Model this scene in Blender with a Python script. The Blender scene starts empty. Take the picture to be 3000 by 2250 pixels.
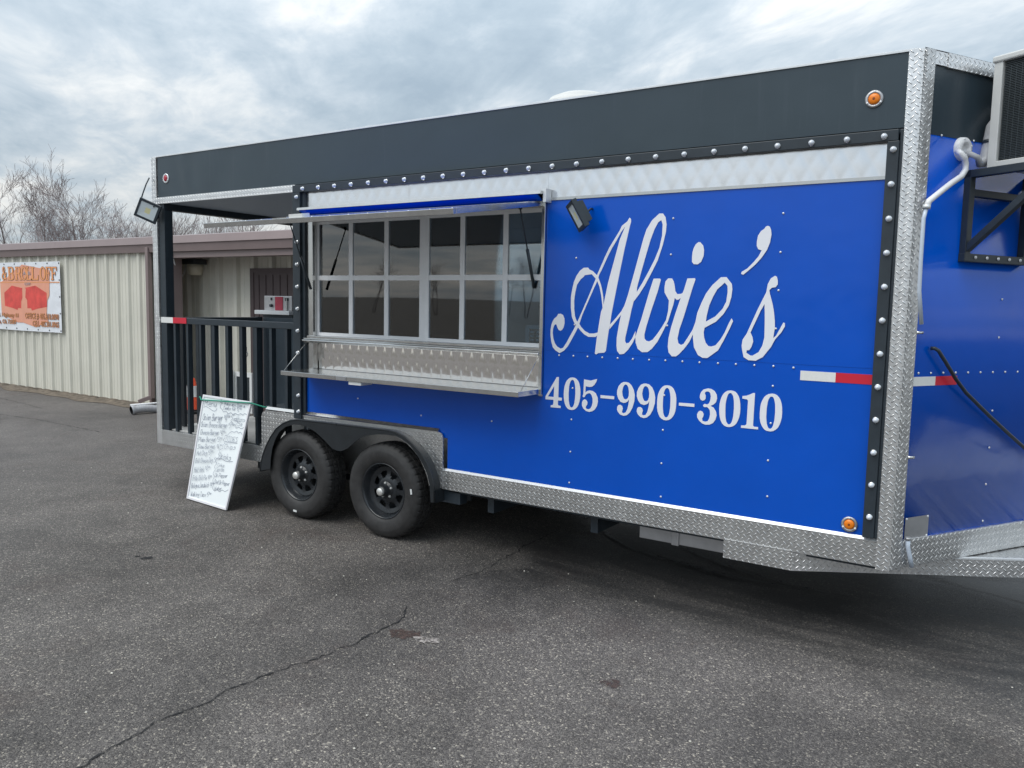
import bpy, math, random
from mathutils import Vector, Matrix, noise
from mathutils.geometry import tessellate_polygon
random.seed(7)
sc = bpy.context.scene
col = sc.collection
R_ = math.radians

# ------------------------------------------------------------------ camera
cam_d = bpy.data.cameras.new('camera'); cam = bpy.data.objects.new('camera', cam_d); col.objects.link(cam)
cr, cu, cf = Vector((0.83531, 0.54941, 0.01994)), Vector((-0.07053, 0.07112, 0.99497)), Vector((-0.54523, 0.83252, -0.09816))
cam.matrix_world = Matrix(((cr.x, cu.x, -cf.x, 6.70), (cr.y, cu.y, -cf.y, -4.36), (cr.z, cu.z, -cf.z, 1.73), (0, 0, 0, 1)))
cam_d.sensor_width = 36.0; cam_d.lens = 36.0 * 2348.4 / 3000.0; cam_d.clip_start = 0.05; cam_d.clip_end = 2000
sc.camera = cam
# ------------------------------------------------------------------ sky
SUN_EL, SUN_AZ = R_(58), R_(205)      # azimuth measured clockwise from +Y
w = bpy.data.worlds.new('World'); sc.world = w; w.use_nodes = True
nt = w.node_tree; nt.nodes.clear()
def N(tree, typ, **kw):
    n = tree.nodes.new(typ)
    for k, v in kw.items(): setattr(n, k, v)
    return n
def mth(tree, op, a, b=None, c=None, clamp=False):
    n = tree.nodes.new('ShaderNodeMath'); n.operation = op; n.use_clamp = clamp
    for i, x in enumerate((a, b, c)):
        if x is None: continue
        if isinstance(x, (int, float)): n.inputs[i].default_value = x
        else: tree.links.new(x, n.inputs[i])
    return n.outputs[0]
def ramp(tree, fac, stops, interp='LINEAR'):
    n = tree.nodes.new('ShaderNodeValToRGB'); cr_ = n.color_ramp; cr_.interpolation = interp
    while len(cr_.elements) < len(stops): cr_.elements.new(0.5)
    for e, (p, c) in zip(cr_.elements, stops):
        e.position = p; e.color = (*c, 1) if len(c) == 3 else c
    tree.links.new(fac, n.inputs[0]); return n.outputs[0]
def mixc(tree, fac, a, b, blend='MIX'):
    n = tree.nodes.new('ShaderNodeMix'); n.data_type = 'RGBA'; n.blend_type = blend
    for s, x in ((n.inputs[0], fac), (n.inputs[6], a), (n.inputs[7], b)):
        if isinstance(x, (int, float)): s.default_value = x
        elif isinstance(x, tuple): s.default_value = (*x, 1)
        else: tree.links.new(x, s)
    return n.outputs[2]
def noisen(tree, vec, scale, detail=4, rough=0.55, dist=0.0):
    n = tree.nodes.new('ShaderNodeTexNoise'); n.inputs['Scale'].default_value = scale
    n.inputs['Detail'].default_value = detail; n.inputs['Roughness'].default_value = rough; n.inputs['Distortion'].default_value = dist
    if vec is not None: tree.links.new(vec, n.inputs['Vector'])
    return n.outputs[0]
sky = N(nt, 'ShaderNodeTexSky', sky_type='NISHITA', sun_disc=False)
sky.sun_elevation = SUN_EL; sky.sun_rotation = SUN_AZ
bgA = N(nt, 'ShaderNodeBackground'); bgA.inputs[1].default_value = 0.10; nt.links.new(sky.outputs[0], bgA.inputs[0])
tc = N(nt, 'ShaderNodeTexCoord'); sp = N(nt, 'ShaderNodeSeparateXYZ'); nt.links.new(tc.outputs['Generated'], sp.inputs[0])
zz = mth(nt, 'MAXIMUM', sp.outputs[2], 0.0)
den = mth(nt, 'ADD', zz, 0.16)
cx_ = mth(nt, 'DIVIDE', sp.outputs[0], den); cy_ = mth(nt, 'DIVIDE', sp.outputs[1], den)
cb = N(nt, 'ShaderNodeCombineXYZ')
# cloud rolls run obliquely over the lot
ca, sa = math.cos(R_(-35)), math.sin(R_(-35))
ru = mth(nt, 'ADD', mth(nt, 'MULTIPLY', cx_, ca), mth(nt, 'MULTIPLY', cy_, sa))
rv = mth(nt, 'SUBTRACT', mth(nt, 'MULTIPLY', cy_, ca), mth(nt, 'MULTIPLY', cx_, sa))
nt.links.new(mth(nt, 'MULTIPLY', ru, 0.62), cb.inputs[0]); nt.links.new(rv, cb.inputs[1]); cb.inputs[2].default_value = 3.7
n1 = noisen(nt, cb.outputs[0], 1.25, 7, 0.60, 0.3); n2 = noisen(nt, cb.outputs[0], 4.2, 6, 0.62, 0.5)
cl = mth(nt, 'ADD', mth(nt, 'MULTIPLY', n1, 0.70), mth(nt, 'MULTIPLY', n2, 0.30))
glow = N(nt, 'ShaderNodeMapRange', interpolation_type='SMOOTHSTEP'); glow.inputs[1].default_value = 0.30; glow.inputs[2].default_value = 0.0; glow.inputs[3].default_value = 0.0; glow.inputs[4].default_value = 0.075
nt.links.new(zz, glow.inputs[0]); cl = mth(nt, 'ADD', cl, glow.outputs[0])
ccol = ramp(nt, cl, [(0.36, (0.265, 0.330, 0.390)), (0.45, (0.330, 0.395, 0.450)), (0.52, (0.425, 0.480, 0.525)), (0.59, (0.58, 0.605, 0.615)), (0.67, (0.76, 0.75, 0.725))])
lift = mth(nt, 'ADD', mth(nt, 'MULTIPLY', zz, 1.95), 0.80)
cmul = N(nt, 'ShaderNodeVectorMath', operation='SCALE'); nt.links.new(ccol, cmul.inputs[0]); nt.links.new(lift, cmul.inputs[3])
bgB = N(nt, 'ShaderNodeBackground'); bgB.inputs[1].default_value = 1.0; nt.links.new(cmul.outputs[0], bgB.inputs[0])
mx = N(nt, 'ShaderNodeMixShader'); mx.inputs[0].default_value = 0.9
nt.links.new(bgA.outputs[0], mx.inputs[1]); nt.links.new(bgB.outputs[0], mx.inputs[2])
wo = N(nt, 'ShaderNodeOutputWorld'); nt.links.new(mx.outputs[0], wo.inputs[0])
# ------------------------------------------------------------------ sun behind the cloud deck
sd = bpy.data.lights.new('sun', 'SUN'); so = bpy.data.objects.new('sun', sd); col.objects.link(so)
sd.energy = 1.5; sd.angle = R_(50); sd.color = (1.0, 0.97, 0.92)
sdir = Vector((math.sin(SUN_AZ) * math.cos(SUN_EL), math.cos(SUN_AZ) * math.cos(SUN_EL), math.sin(SUN_EL)))
so.rotation_euler = sdir.to_track_quat('Z', 'Y').to_euler(); so.location = (0, -6, 12)
sc.view_settings.view_transform = 'Standard'; sc.view_settings.look = 'None'
sc.view_settings.exposure = 0.35; sc.view_settings.gamma = 1.0; sc.view_settings.use_curve_mapping = False

# ------------------------------------------------------------------ measured outlines (metres, side plane x/z)
SCRIPT=[[[[4.199,1.575],[4.212,1.582],[4.222,1.598],[4.228,1.624],[4.226,1.653],[4.215,1.675],[4.198,1.682],[4.181,1.68],[4.171,1.664],[4.154,1.651],[4.142,1.634],[4.133,1.611],[4.128,1.579],[4.129,1.54],[4.136,1.502],[4.148,1.47],[4.167,1.451],[4.197,1.436],[4.227,1.451],[4.255,1.481],[4.283,1.527],[4.307,1.569],[4.324,1.601],[4.334,1.627],[4.35,1.675],[4.374,1.728],[4.4,1.785],[4.426,1.841],[4.449,1.888],[4.458,1.921],[4.478,1.958],[4.497,1.998],[4.516,2.037],[4.539,2.079],[4.564,2.118],[4.593,2.168],[4.62,2.203],[4.587,2.126],[4.552,1.994],[4.519,1.872],[4.492,1.734],[4.478,1.699],[4.468,1.631],[4.46,1.574],[4.456,1.552],[4.454,1.531],[4.448,1.474],[4.445,1.446],[4.454,1.44],[4.468,1.449],[4.509,1.454],[4.519,1.465],[4.527,1.533],[4.535,1.593],[4.541,1.624],[4.549,1.689],[4.569,1.799],[4.594,1.933],[4.62,2.068],[4.651,2.208],[4.657,2.228],[4.655,2.246],[4.646,2.253],[4.633,2.232],[4.598,2.207],[4.585,2.18],[4.554,2.133],[4.521,2.083],[4.493,2.028],[4.467,1.97],[4.444,1.921],[4.432,1.888],[4.412,1.841],[4.389,1.788],[4.366,1.738],[4.343,1.687],[4.319,1.636],[4.309,1.617],[4.292,1.584],[4.271,1.549],[4.247,1.506],[4.222,1.47],[4.204,1.464],[4.178,1.477],[4.162,1.496],[4.15,1.525],[4.144,1.56],[4.146,1.586],[4.153,1.606],[4.162,1.615],[4.17,1.613],[4.176,1.597],[4.186,1.581]]],[[[4.441,1.921],[4.416,1.943],[4.391,1.954],[4.382,1.965],[4.352,1.964],[4.327,1.947],[4.303,1.916],[4.286,1.878],[4.276,1.834],[4.268,1.783],[4.27,1.72],[4.279,1.663],[4.294,1.632],[4.32,1.604],[4.343,1.58],[4.368,1.559],[4.397,1.545],[4.445,1.546],[4.464,1.561],[4.463,1.575],[4.435,1.567],[4.404,1.566],[4.371,1.581],[4.345,1.605],[4.331,1.624],[4.312,1.642],[4.3,1.67],[4.294,1.714],[4.292,1.765],[4.298,1.815],[4.309,1.862],[4.333,1.894],[4.353,1.909],[4.36,1.919],[4.408,1.925],[4.431,1.903],[4.447,1.884],[4.464,1.847],[4.475,1.804],[4.483,1.761],[4.488,1.724],[4.494,1.734],[4.491,1.786],[4.482,1.829],[4.471,1.866],[4.456,1.9]]],[[[4.541,1.624],[4.577,1.662],[4.613,1.705],[4.632,1.739],[4.65,1.794],[4.685,1.921],[4.716,2.04],[4.739,2.128],[4.756,2.18],[4.789,2.232],[4.832,2.268],[4.855,2.267],[4.871,2.246],[4.879,2.205],[4.877,2.165],[4.861,2.09],[4.833,2.002],[4.798,1.932],[4.756,1.855],[4.725,1.807],[4.691,1.764],[4.679,1.716],[4.671,1.673],[4.657,1.606],[4.645,1.55],[4.644,1.529],[4.653,1.516],[4.67,1.521],[4.689,1.546],[4.71,1.592],[4.71,1.556],[4.693,1.519],[4.665,1.478],[4.639,1.453],[4.612,1.449],[4.594,1.468],[4.589,1.499],[4.589,1.548],[4.599,1.616],[4.612,1.684],[4.597,1.665],[4.571,1.634],[4.539,1.596]],[[4.846,2.23],[4.855,2.206],[4.854,2.142],[4.84,2.073],[4.814,2.008],[4.778,1.938],[4.742,1.873],[4.708,1.819],[4.71,1.849],[4.733,1.938],[4.759,2.033],[4.784,2.121],[4.807,2.182],[4.828,2.219]]],[[[4.812,1.898],[4.852,1.898],[4.857,1.891],[4.841,1.826],[4.806,1.718],[4.778,1.622],[4.767,1.573],[4.769,1.549],[4.781,1.537],[4.798,1.534],[4.82,1.545],[4.847,1.579],[4.874,1.619],[4.898,1.661],[4.909,1.714],[4.911,1.773],[4.896,1.797],[4.882,1.82],[4.881,1.849],[4.886,1.882],[4.901,1.899],[4.925,1.899],[4.936,1.882],[4.943,1.856],[4.948,1.826],[4.961,1.81],[4.982,1.812],[4.999,1.821],[4.986,1.792],[4.971,1.78],[4.959,1.777],[4.946,1.788],[4.939,1.75],[4.925,1.703],[4.911,1.655],[4.876,1.583],[4.849,1.532],[4.816,1.491],[4.79,1.471],[4.755,1.469],[4.728,1.487],[4.713,1.523],[4.71,1.556],[4.726,1.608],[4.744,1.663],[4.767,1.747],[4.789,1.825]]],[[[5.017,1.899],[5.061,1.9],[5.065,1.893],[5.051,1.85],[5.03,1.775],[5.006,1.687],[4.982,1.611],[4.972,1.557],[4.979,1.531],[4.995,1.522],[5.01,1.529],[5.03,1.56],[5.061,1.613],[5.064,1.587],[5.043,1.54],[5.014,1.5],[4.982,1.466],[4.967,1.455],[4.942,1.454],[4.922,1.475],[4.915,1.508],[4.918,1.561],[4.931,1.621],[4.953,1.698],[4.983,1.793],[5.0,1.838]]],[[[5.073,2.1],[5.085,2.098],[5.101,2.081],[5.108,2.055],[5.106,2.021],[5.093,1.99],[5.075,1.977],[5.051,1.978],[5.04,1.991],[5.039,2.017],[5.041,2.045],[5.047,2.068],[5.058,2.088]]],[[[5.061,1.613],[5.075,1.654],[5.084,1.707],[5.106,1.764],[5.13,1.816],[5.164,1.862],[5.211,1.905],[5.242,1.906],[5.274,1.868],[5.278,1.84],[5.274,1.795],[5.262,1.75],[5.235,1.704],[5.194,1.66],[5.13,1.624],[5.126,1.598],[5.13,1.569],[5.14,1.541],[5.156,1.523],[5.173,1.521],[5.197,1.529],[5.224,1.562],[5.246,1.602],[5.267,1.654],[5.281,1.681],[5.29,1.666],[5.274,1.626],[5.242,1.557],[5.213,1.501],[5.153,1.455],[5.126,1.455],[5.098,1.469],[5.073,1.512],[5.065,1.561]],[[5.234,1.876],[5.25,1.857],[5.252,1.823],[5.247,1.772],[5.228,1.732],[5.189,1.689],[5.136,1.659],[5.139,1.691],[5.151,1.748],[5.172,1.8],[5.194,1.84],[5.214,1.857]]],[[[5.454,2.176],[5.464,2.171],[5.472,2.153],[5.475,2.129],[5.469,2.086],[5.455,2.048],[5.429,2.008],[5.398,1.973],[5.361,1.94],[5.334,1.918],[5.322,1.923],[5.325,1.934],[5.355,1.952],[5.386,1.984],[5.412,2.016],[5.427,2.047],[5.408,2.054],[5.4,2.071],[5.399,2.093],[5.404,2.126],[5.419,2.15],[5.435,2.16],[5.443,2.172]]],[[[5.505,1.912],[5.515,1.907],[5.521,1.885],[5.521,1.866],[5.511,1.852],[5.492,1.849],[5.479,1.836],[5.482,1.819],[5.499,1.765],[5.509,1.721],[5.516,1.672],[5.518,1.634],[5.512,1.581],[5.527,1.596],[5.546,1.635],[5.561,1.666],[5.569,1.663],[5.57,1.646],[5.553,1.613],[5.522,1.574],[5.503,1.534],[5.462,1.477],[5.424,1.455],[5.385,1.456],[5.358,1.471],[5.348,1.51],[5.344,1.533],[5.348,1.567],[5.369,1.601],[5.396,1.669],[5.421,1.731],[5.448,1.792],[5.463,1.825],[5.469,1.869],[5.484,1.899]],[[5.457,1.762],[5.461,1.704],[5.463,1.66],[5.465,1.582],[5.456,1.538],[5.438,1.503],[5.406,1.482],[5.395,1.482],[5.372,1.496],[5.373,1.509],[5.387,1.511],[5.398,1.529],[5.406,1.558],[5.401,1.583],[5.389,1.607],[5.408,1.653],[5.438,1.725]]]]
NUMBER=[[[[4.182,1.284],[4.197,1.285],[4.197,1.156],[4.223,1.156],[4.222,1.138],[4.195,1.137],[4.195,1.111],[4.199,1.105],[4.216,1.104],[4.215,1.09],[4.142,1.089],[4.143,1.102],[4.159,1.106],[4.162,1.116],[4.162,1.138],[4.103,1.137],[4.103,1.156]],[[4.165,1.226],[4.121,1.157],[4.163,1.156]]],[[[4.353,1.192],[4.352,1.164],[4.348,1.142],[4.342,1.123],[4.334,1.108],[4.323,1.096],[4.311,1.088],[4.295,1.085],[4.279,1.086],[4.266,1.091],[4.256,1.101],[4.247,1.115],[4.241,1.133],[4.237,1.155],[4.235,1.182],[4.237,1.21],[4.24,1.232],[4.247,1.251],[4.255,1.267],[4.266,1.278],[4.278,1.286],[4.294,1.289],[4.31,1.288],[4.323,1.282],[4.333,1.272],[4.342,1.258],[4.348,1.24],[4.352,1.219]],[[4.318,1.189],[4.317,1.166],[4.315,1.147],[4.313,1.131],[4.309,1.118],[4.305,1.109],[4.3,1.103],[4.294,1.1],[4.287,1.102],[4.282,1.107],[4.278,1.116],[4.275,1.128],[4.272,1.143],[4.271,1.162],[4.27,1.185],[4.271,1.209],[4.272,1.228],[4.275,1.244],[4.278,1.256],[4.283,1.266],[4.288,1.272],[4.294,1.274],[4.301,1.273],[4.306,1.267],[4.31,1.259],[4.313,1.246],[4.316,1.231],[4.317,1.213]]],[[[4.376,1.283],[4.422,1.278],[4.466,1.291],[4.461,1.273],[4.449,1.254],[4.434,1.242],[4.416,1.238],[4.389,1.241],[4.388,1.202],[4.4,1.212],[4.416,1.217],[4.439,1.215],[4.459,1.203],[4.473,1.178],[4.476,1.153],[4.47,1.124],[4.455,1.101],[4.437,1.089],[4.417,1.084],[4.396,1.088],[4.377,1.101],[4.367,1.119],[4.366,1.137],[4.372,1.152],[4.384,1.16],[4.396,1.156],[4.404,1.144],[4.403,1.129],[4.395,1.117],[4.393,1.108],[4.4,1.101],[4.412,1.1],[4.424,1.105],[4.434,1.121],[4.44,1.143],[4.439,1.168],[4.431,1.189],[4.421,1.199],[4.409,1.199],[4.395,1.192],[4.386,1.18],[4.383,1.173],[4.377,1.171],[4.371,1.174],[4.37,1.181],[4.374,1.189]]],[[[4.492,1.194],[4.585,1.194],[4.584,1.176],[4.493,1.176]]],[[[4.657,1.286],[4.678,1.283],[4.697,1.267],[4.712,1.24],[4.719,1.209],[4.717,1.173],[4.706,1.134],[4.69,1.104],[4.67,1.086],[4.651,1.082],[4.629,1.086],[4.613,1.101],[4.606,1.116],[4.607,1.132],[4.614,1.143],[4.627,1.146],[4.639,1.14],[4.644,1.125],[4.64,1.11],[4.639,1.101],[4.65,1.097],[4.663,1.103],[4.674,1.124],[4.68,1.153],[4.683,1.185],[4.674,1.17],[4.661,1.162],[4.648,1.159],[4.628,1.164],[4.612,1.182],[4.603,1.206],[4.603,1.231],[4.611,1.257],[4.628,1.277],[4.643,1.285]],[[4.657,1.271],[4.667,1.268],[4.676,1.254],[4.68,1.23],[4.68,1.205],[4.674,1.189],[4.66,1.181],[4.649,1.185],[4.64,1.202],[4.636,1.227],[4.641,1.252],[4.648,1.266]]],[[[4.786,1.286],[4.808,1.282],[4.828,1.266],[4.842,1.239],[4.849,1.208],[4.848,1.173],[4.837,1.133],[4.821,1.103],[4.8,1.085],[4.781,1.08],[4.759,1.085],[4.743,1.099],[4.735,1.115],[4.736,1.131],[4.743,1.142],[4.757,1.144],[4.769,1.138],[4.774,1.124],[4.77,1.109],[4.769,1.1],[4.78,1.096],[4.794,1.102],[4.804,1.123],[4.81,1.152],[4.813,1.184],[4.805,1.169],[4.791,1.161],[4.778,1.158],[4.758,1.163],[4.742,1.181],[4.732,1.206],[4.732,1.231],[4.741,1.256],[4.757,1.277],[4.773,1.284]],[[4.787,1.271],[4.797,1.267],[4.806,1.254],[4.811,1.23],[4.81,1.205],[4.804,1.188],[4.791,1.18],[4.779,1.184],[4.77,1.202],[4.766,1.226],[4.77,1.251],[4.777,1.266]]],[[[4.98,1.188],[4.979,1.16],[4.976,1.138],[4.97,1.119],[4.961,1.104],[4.951,1.092],[4.938,1.084],[4.922,1.08],[4.906,1.081],[4.893,1.087],[4.882,1.096],[4.874,1.111],[4.867,1.128],[4.863,1.15],[4.862,1.178],[4.863,1.206],[4.866,1.228],[4.873,1.247],[4.881,1.262],[4.892,1.274],[4.904,1.282],[4.92,1.285],[4.936,1.284],[4.949,1.278],[4.96,1.268],[4.968,1.254],[4.975,1.237],[4.979,1.215]],[[4.944,1.185],[4.944,1.162],[4.942,1.143],[4.94,1.127],[4.937,1.115],[4.932,1.105],[4.928,1.099],[4.921,1.097],[4.915,1.098],[4.91,1.103],[4.906,1.112],[4.902,1.124],[4.9,1.139],[4.898,1.158],[4.898,1.181],[4.898,1.205],[4.899,1.223],[4.902,1.239],[4.905,1.252],[4.909,1.261],[4.914,1.267],[4.921,1.27],[4.927,1.268],[4.932,1.263],[4.936,1.254],[4.939,1.242],[4.942,1.227],[4.944,1.208]]],[[[4.996,1.19],[5.089,1.191],[5.089,1.173],[4.996,1.173]]],[[[5.165,1.285],[5.184,1.283],[5.203,1.273],[5.216,1.254],[5.219,1.232],[5.214,1.211],[5.201,1.197],[5.183,1.187],[5.202,1.179],[5.216,1.158],[5.221,1.136],[5.215,1.112],[5.202,1.092],[5.183,1.081],[5.16,1.078],[5.14,1.083],[5.12,1.098],[5.109,1.115],[5.107,1.132],[5.113,1.147],[5.124,1.155],[5.138,1.151],[5.146,1.137],[5.143,1.12],[5.137,1.111],[5.141,1.098],[5.156,1.095],[5.17,1.099],[5.179,1.115],[5.183,1.139],[5.18,1.162],[5.171,1.174],[5.164,1.179],[5.149,1.177],[5.141,1.182],[5.141,1.19],[5.148,1.196],[5.164,1.194],[5.174,1.201],[5.18,1.218],[5.183,1.242],[5.178,1.26],[5.169,1.267],[5.159,1.268],[5.149,1.262],[5.147,1.256],[5.153,1.243],[5.153,1.226],[5.146,1.216],[5.135,1.213],[5.125,1.217],[5.119,1.228],[5.119,1.243],[5.125,1.261],[5.139,1.277]]],[[[5.353,1.186],[5.352,1.159],[5.348,1.136],[5.342,1.118],[5.334,1.102],[5.323,1.09],[5.311,1.082],[5.295,1.078],[5.279,1.079],[5.266,1.084],[5.255,1.094],[5.246,1.108],[5.24,1.126],[5.236,1.148],[5.234,1.176],[5.235,1.204],[5.239,1.226],[5.245,1.245],[5.254,1.261],[5.264,1.272],[5.277,1.28],[5.293,1.283],[5.309,1.282],[5.322,1.277],[5.332,1.267],[5.341,1.253],[5.347,1.235],[5.351,1.214]],[[5.317,1.183],[5.316,1.159],[5.315,1.14],[5.312,1.125],[5.309,1.112],[5.305,1.102],[5.3,1.096],[5.293,1.093],[5.287,1.094],[5.282,1.1],[5.277,1.108],[5.274,1.121],[5.271,1.136],[5.27,1.155],[5.269,1.179],[5.269,1.203],[5.271,1.222],[5.274,1.238],[5.277,1.25],[5.281,1.26],[5.286,1.266],[5.293,1.269],[5.299,1.267],[5.304,1.262],[5.309,1.253],[5.312,1.241],[5.315,1.225],[5.316,1.207]]],[[[5.418,1.278],[5.429,1.279],[5.427,1.1],[5.433,1.094],[5.455,1.094],[5.455,1.081],[5.361,1.081],[5.361,1.094],[5.382,1.096],[5.391,1.104],[5.393,1.234],[5.387,1.241],[5.361,1.243],[5.361,1.257],[5.383,1.261],[5.402,1.269]]],[[[5.579,1.186],[5.578,1.158],[5.574,1.136],[5.568,1.117],[5.56,1.101],[5.549,1.089],[5.537,1.081],[5.521,1.077],[5.504,1.078],[5.491,1.083],[5.481,1.093],[5.472,1.107],[5.465,1.125],[5.461,1.147],[5.46,1.175],[5.461,1.203],[5.464,1.225],[5.471,1.244],[5.479,1.26],[5.49,1.272],[5.503,1.279],[5.519,1.283],[5.535,1.282],[5.548,1.276],[5.558,1.266],[5.567,1.252],[5.573,1.234],[5.577,1.213]],[[5.542,1.181],[5.541,1.158],[5.54,1.139],[5.537,1.123],[5.534,1.11],[5.53,1.1],[5.525,1.094],[5.519,1.091],[5.513,1.093],[5.508,1.098],[5.504,1.107],[5.5,1.119],[5.498,1.135],[5.496,1.153],[5.496,1.177],[5.496,1.201],[5.498,1.22],[5.5,1.236],[5.503,1.249],[5.508,1.258],[5.512,1.265],[5.519,1.267],[5.525,1.266],[5.53,1.26],[5.534,1.251],[5.537,1.239],[5.54,1.224],[5.541,1.205]]]]
PEACH=[[-8.775,2.28],[-7.823,2.176],[-7.854,1.731],[-7.929,1.651],[-7.968,1.427],[-7.917,1.277],[-8.347,1.16],[-8.809,1.232],[-9.008,1.23],[-9.322,1.305],[-9.591,1.383],[-9.607,1.797],[-9.611,1.949],[-9.257,2.082],[-9.047,2.18]]
DUMP=[[[-9.462,1.769],[-9.171,1.9],[-8.776,1.856],[-8.794,1.844],[-8.798,1.68],[-8.845,1.614],[-8.854,1.49],[-8.97,1.492],[-8.99,1.456],[-9.138,1.485],[-9.457,1.525]],[[-8.694,1.861],[-8.323,1.904],[-7.943,1.778],[-7.945,1.531],[-8.274,1.493],[-8.476,1.457],[-8.497,1.497],[-8.634,1.494],[-8.63,1.641],[-8.692,1.69],[-8.663,1.845]]]
BLET=[["A",[-9.781,2.003],[-9.602,2.247]],["&",[-9.528,2.003],[-9.345,2.245]],["B",[-9.289,2.003],[-9.059,2.242]],["R",[-9.02,2.003],[-8.795,2.24]],["O",[-8.814,2.003],[-8.6,2.238]],["L",[-8.627,2.003],[-8.409,2.236]],["L",[-8.45,2.003],[-8.188,2.234]],["O",[-8.151,2.003],[-7.941,2.232]],["F",[-7.942,2.003],[-7.766,2.23]],["F",[-7.767,2.003],[-7.572,2.228]]]
BTXT=[["OFFICE # 405.818.0090",[-8.722,1.296],[-7.559,1.417]],["CELL 405.301.8965",[-8.465,1.172],[-7.561,1.283]],["1208 N. Highway 81",[-10.058,1.3],[-8.961,1.397]],["Tuttle, Ok 73089",[-9.961,1.177],[-9.054,1.279]],["OFF",[-8.691,1.906],[-8.477,1.959]],["A B",[-8.741,2.093],[-8.462,2.156]]]
BLINE=[[-9.662,1.961],[-7.434,1.964]]
RIV_UP=[[4.195,1.422],[4.297,1.423],[4.395,1.424],[4.496,1.424],[4.599,1.425],[4.698,1.425],[4.802,1.426],[4.903,1.428],[5.007,1.428],[5.108,1.428],[5.215,1.429],[5.316,1.43],[5.418,1.43],[5.52,1.431],[5.625,1.429],[4.918,2.237],[4.912,2.034],[5.53,2.238],[5.526,2.036],[5.526,1.835],[5.522,1.632],[4.906,1.629],[4.298,2.024],[4.299,1.617]]
RIV_LO=[[4.297,1.222],[4.294,1.025],[4.293,0.821],[4.291,0.623],[4.904,1.225],[4.904,1.021],[4.903,0.824],[4.907,0.625],[5.522,1.324],[5.521,1.122],[5.517,0.917],[5.523,0.719],[2.468,1.01],[3.081,0.938],[3.69,0.956]]
RIV_NOSE=[[0.731,1.811],[0.728,1.609],[0.722,1.217],[0.721,1.017],[0.717,0.817],[0.715,0.614],[0.113,1.431],[0.206,1.43],[0.301,1.429],[0.398,1.428],[0.497,1.427],[0.598,1.426],[0.701,1.425],[0.806,1.424],[0.914,1.423],[0.161,2.595],[0.405,2.595]]
FEND_O=[[1.468,0.342],[1.478,0.403],[1.497,0.465],[1.543,0.555],[1.599,0.637],[1.668,0.711],[1.747,0.76],[1.831,0.791],[1.913,0.805],[2.208,0.811],[2.53,0.814],[2.863,0.818],[2.931,0.811],[3.008,0.789],[3.084,0.746],[3.159,0.689],[3.216,0.623],[3.253,0.556],[3.277,0.479],[3.283,0.357]]
FEND_I=[[3.251,0.355],[3.24,0.474],[3.216,0.551],[3.174,0.618],[3.122,0.677],[3.056,0.735],[2.98,0.771],[2.922,0.787],[2.844,0.786],[2.764,0.781],[2.684,0.767],[2.582,0.735],[2.519,0.69],[2.456,0.644],[2.414,0.623],[2.381,0.613],[2.338,0.613],[2.295,0.621],[2.207,0.679],[2.118,0.729],[2.028,0.759],[1.947,0.77],[1.866,0.763],[1.783,0.739],[1.71,0.694],[1.655,0.626],[1.617,0.547],[1.597,0.46],[1.59,0.375]]
MENU=[["Menu",0.061,0.094,0.335,0.087,0.051],["Make any Item a",0.474,0.056,0.888,0.051,0.024],["Combo for $2.00",0.466,0.098,0.836,0.088,0.029],["Onion Burger $4.00",0.068,0.229,0.641,0.194,0.053],["Onion Cheese Burger $5.00",0.054,0.294,0.739,0.252,0.044],["Cheese Burger $4.00",0.064,0.367,0.604,0.33,0.042],["Plain Burger $3.00",0.055,0.439,0.574,0.391,0.039],["Slaw Burger $6.00",0.056,0.504,0.605,0.453,0.037],["Hot Dog $3.00",0.065,0.569,0.432,0.525,0.037],["Chili Cheese Dog $5.00",0.056,0.642,0.567,0.585,0.039],["Hot link $4.00",0.07,0.734,0.428,0.679,0.044],["Frito Chili Pie $4.00",0.066,0.811,0.507,0.756,0.041],["Bologna Sandwich $4.00",0.062,0.881,0.589,0.814,0.039],["Walking Taco $7.00",0.081,0.959,0.579,0.911,0.037],["add ons:",0.713,0.185,0.962,0.178,0.036],["75¢",0.782,0.225,0.929,0.218,0.032],["SIDES",0.651,0.382,0.899,0.368,0.037],["Chips",0.646,0.453,0.898,0.438,0.039],["Drinks",0.582,0.553,0.846,0.544,0.047],["Coke",0.585,0.623,0.739,0.616,0.027],["Sprite",0.575,0.67,0.752,0.655,0.031],["Dr. Pepper",0.579,0.724,0.856,0.702,0.031],["Diet Dr Pepper",0.597,0.783,0.944,0.77,0.032],["Water",0.624,0.842,0.792,0.826,0.029]]
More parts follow.
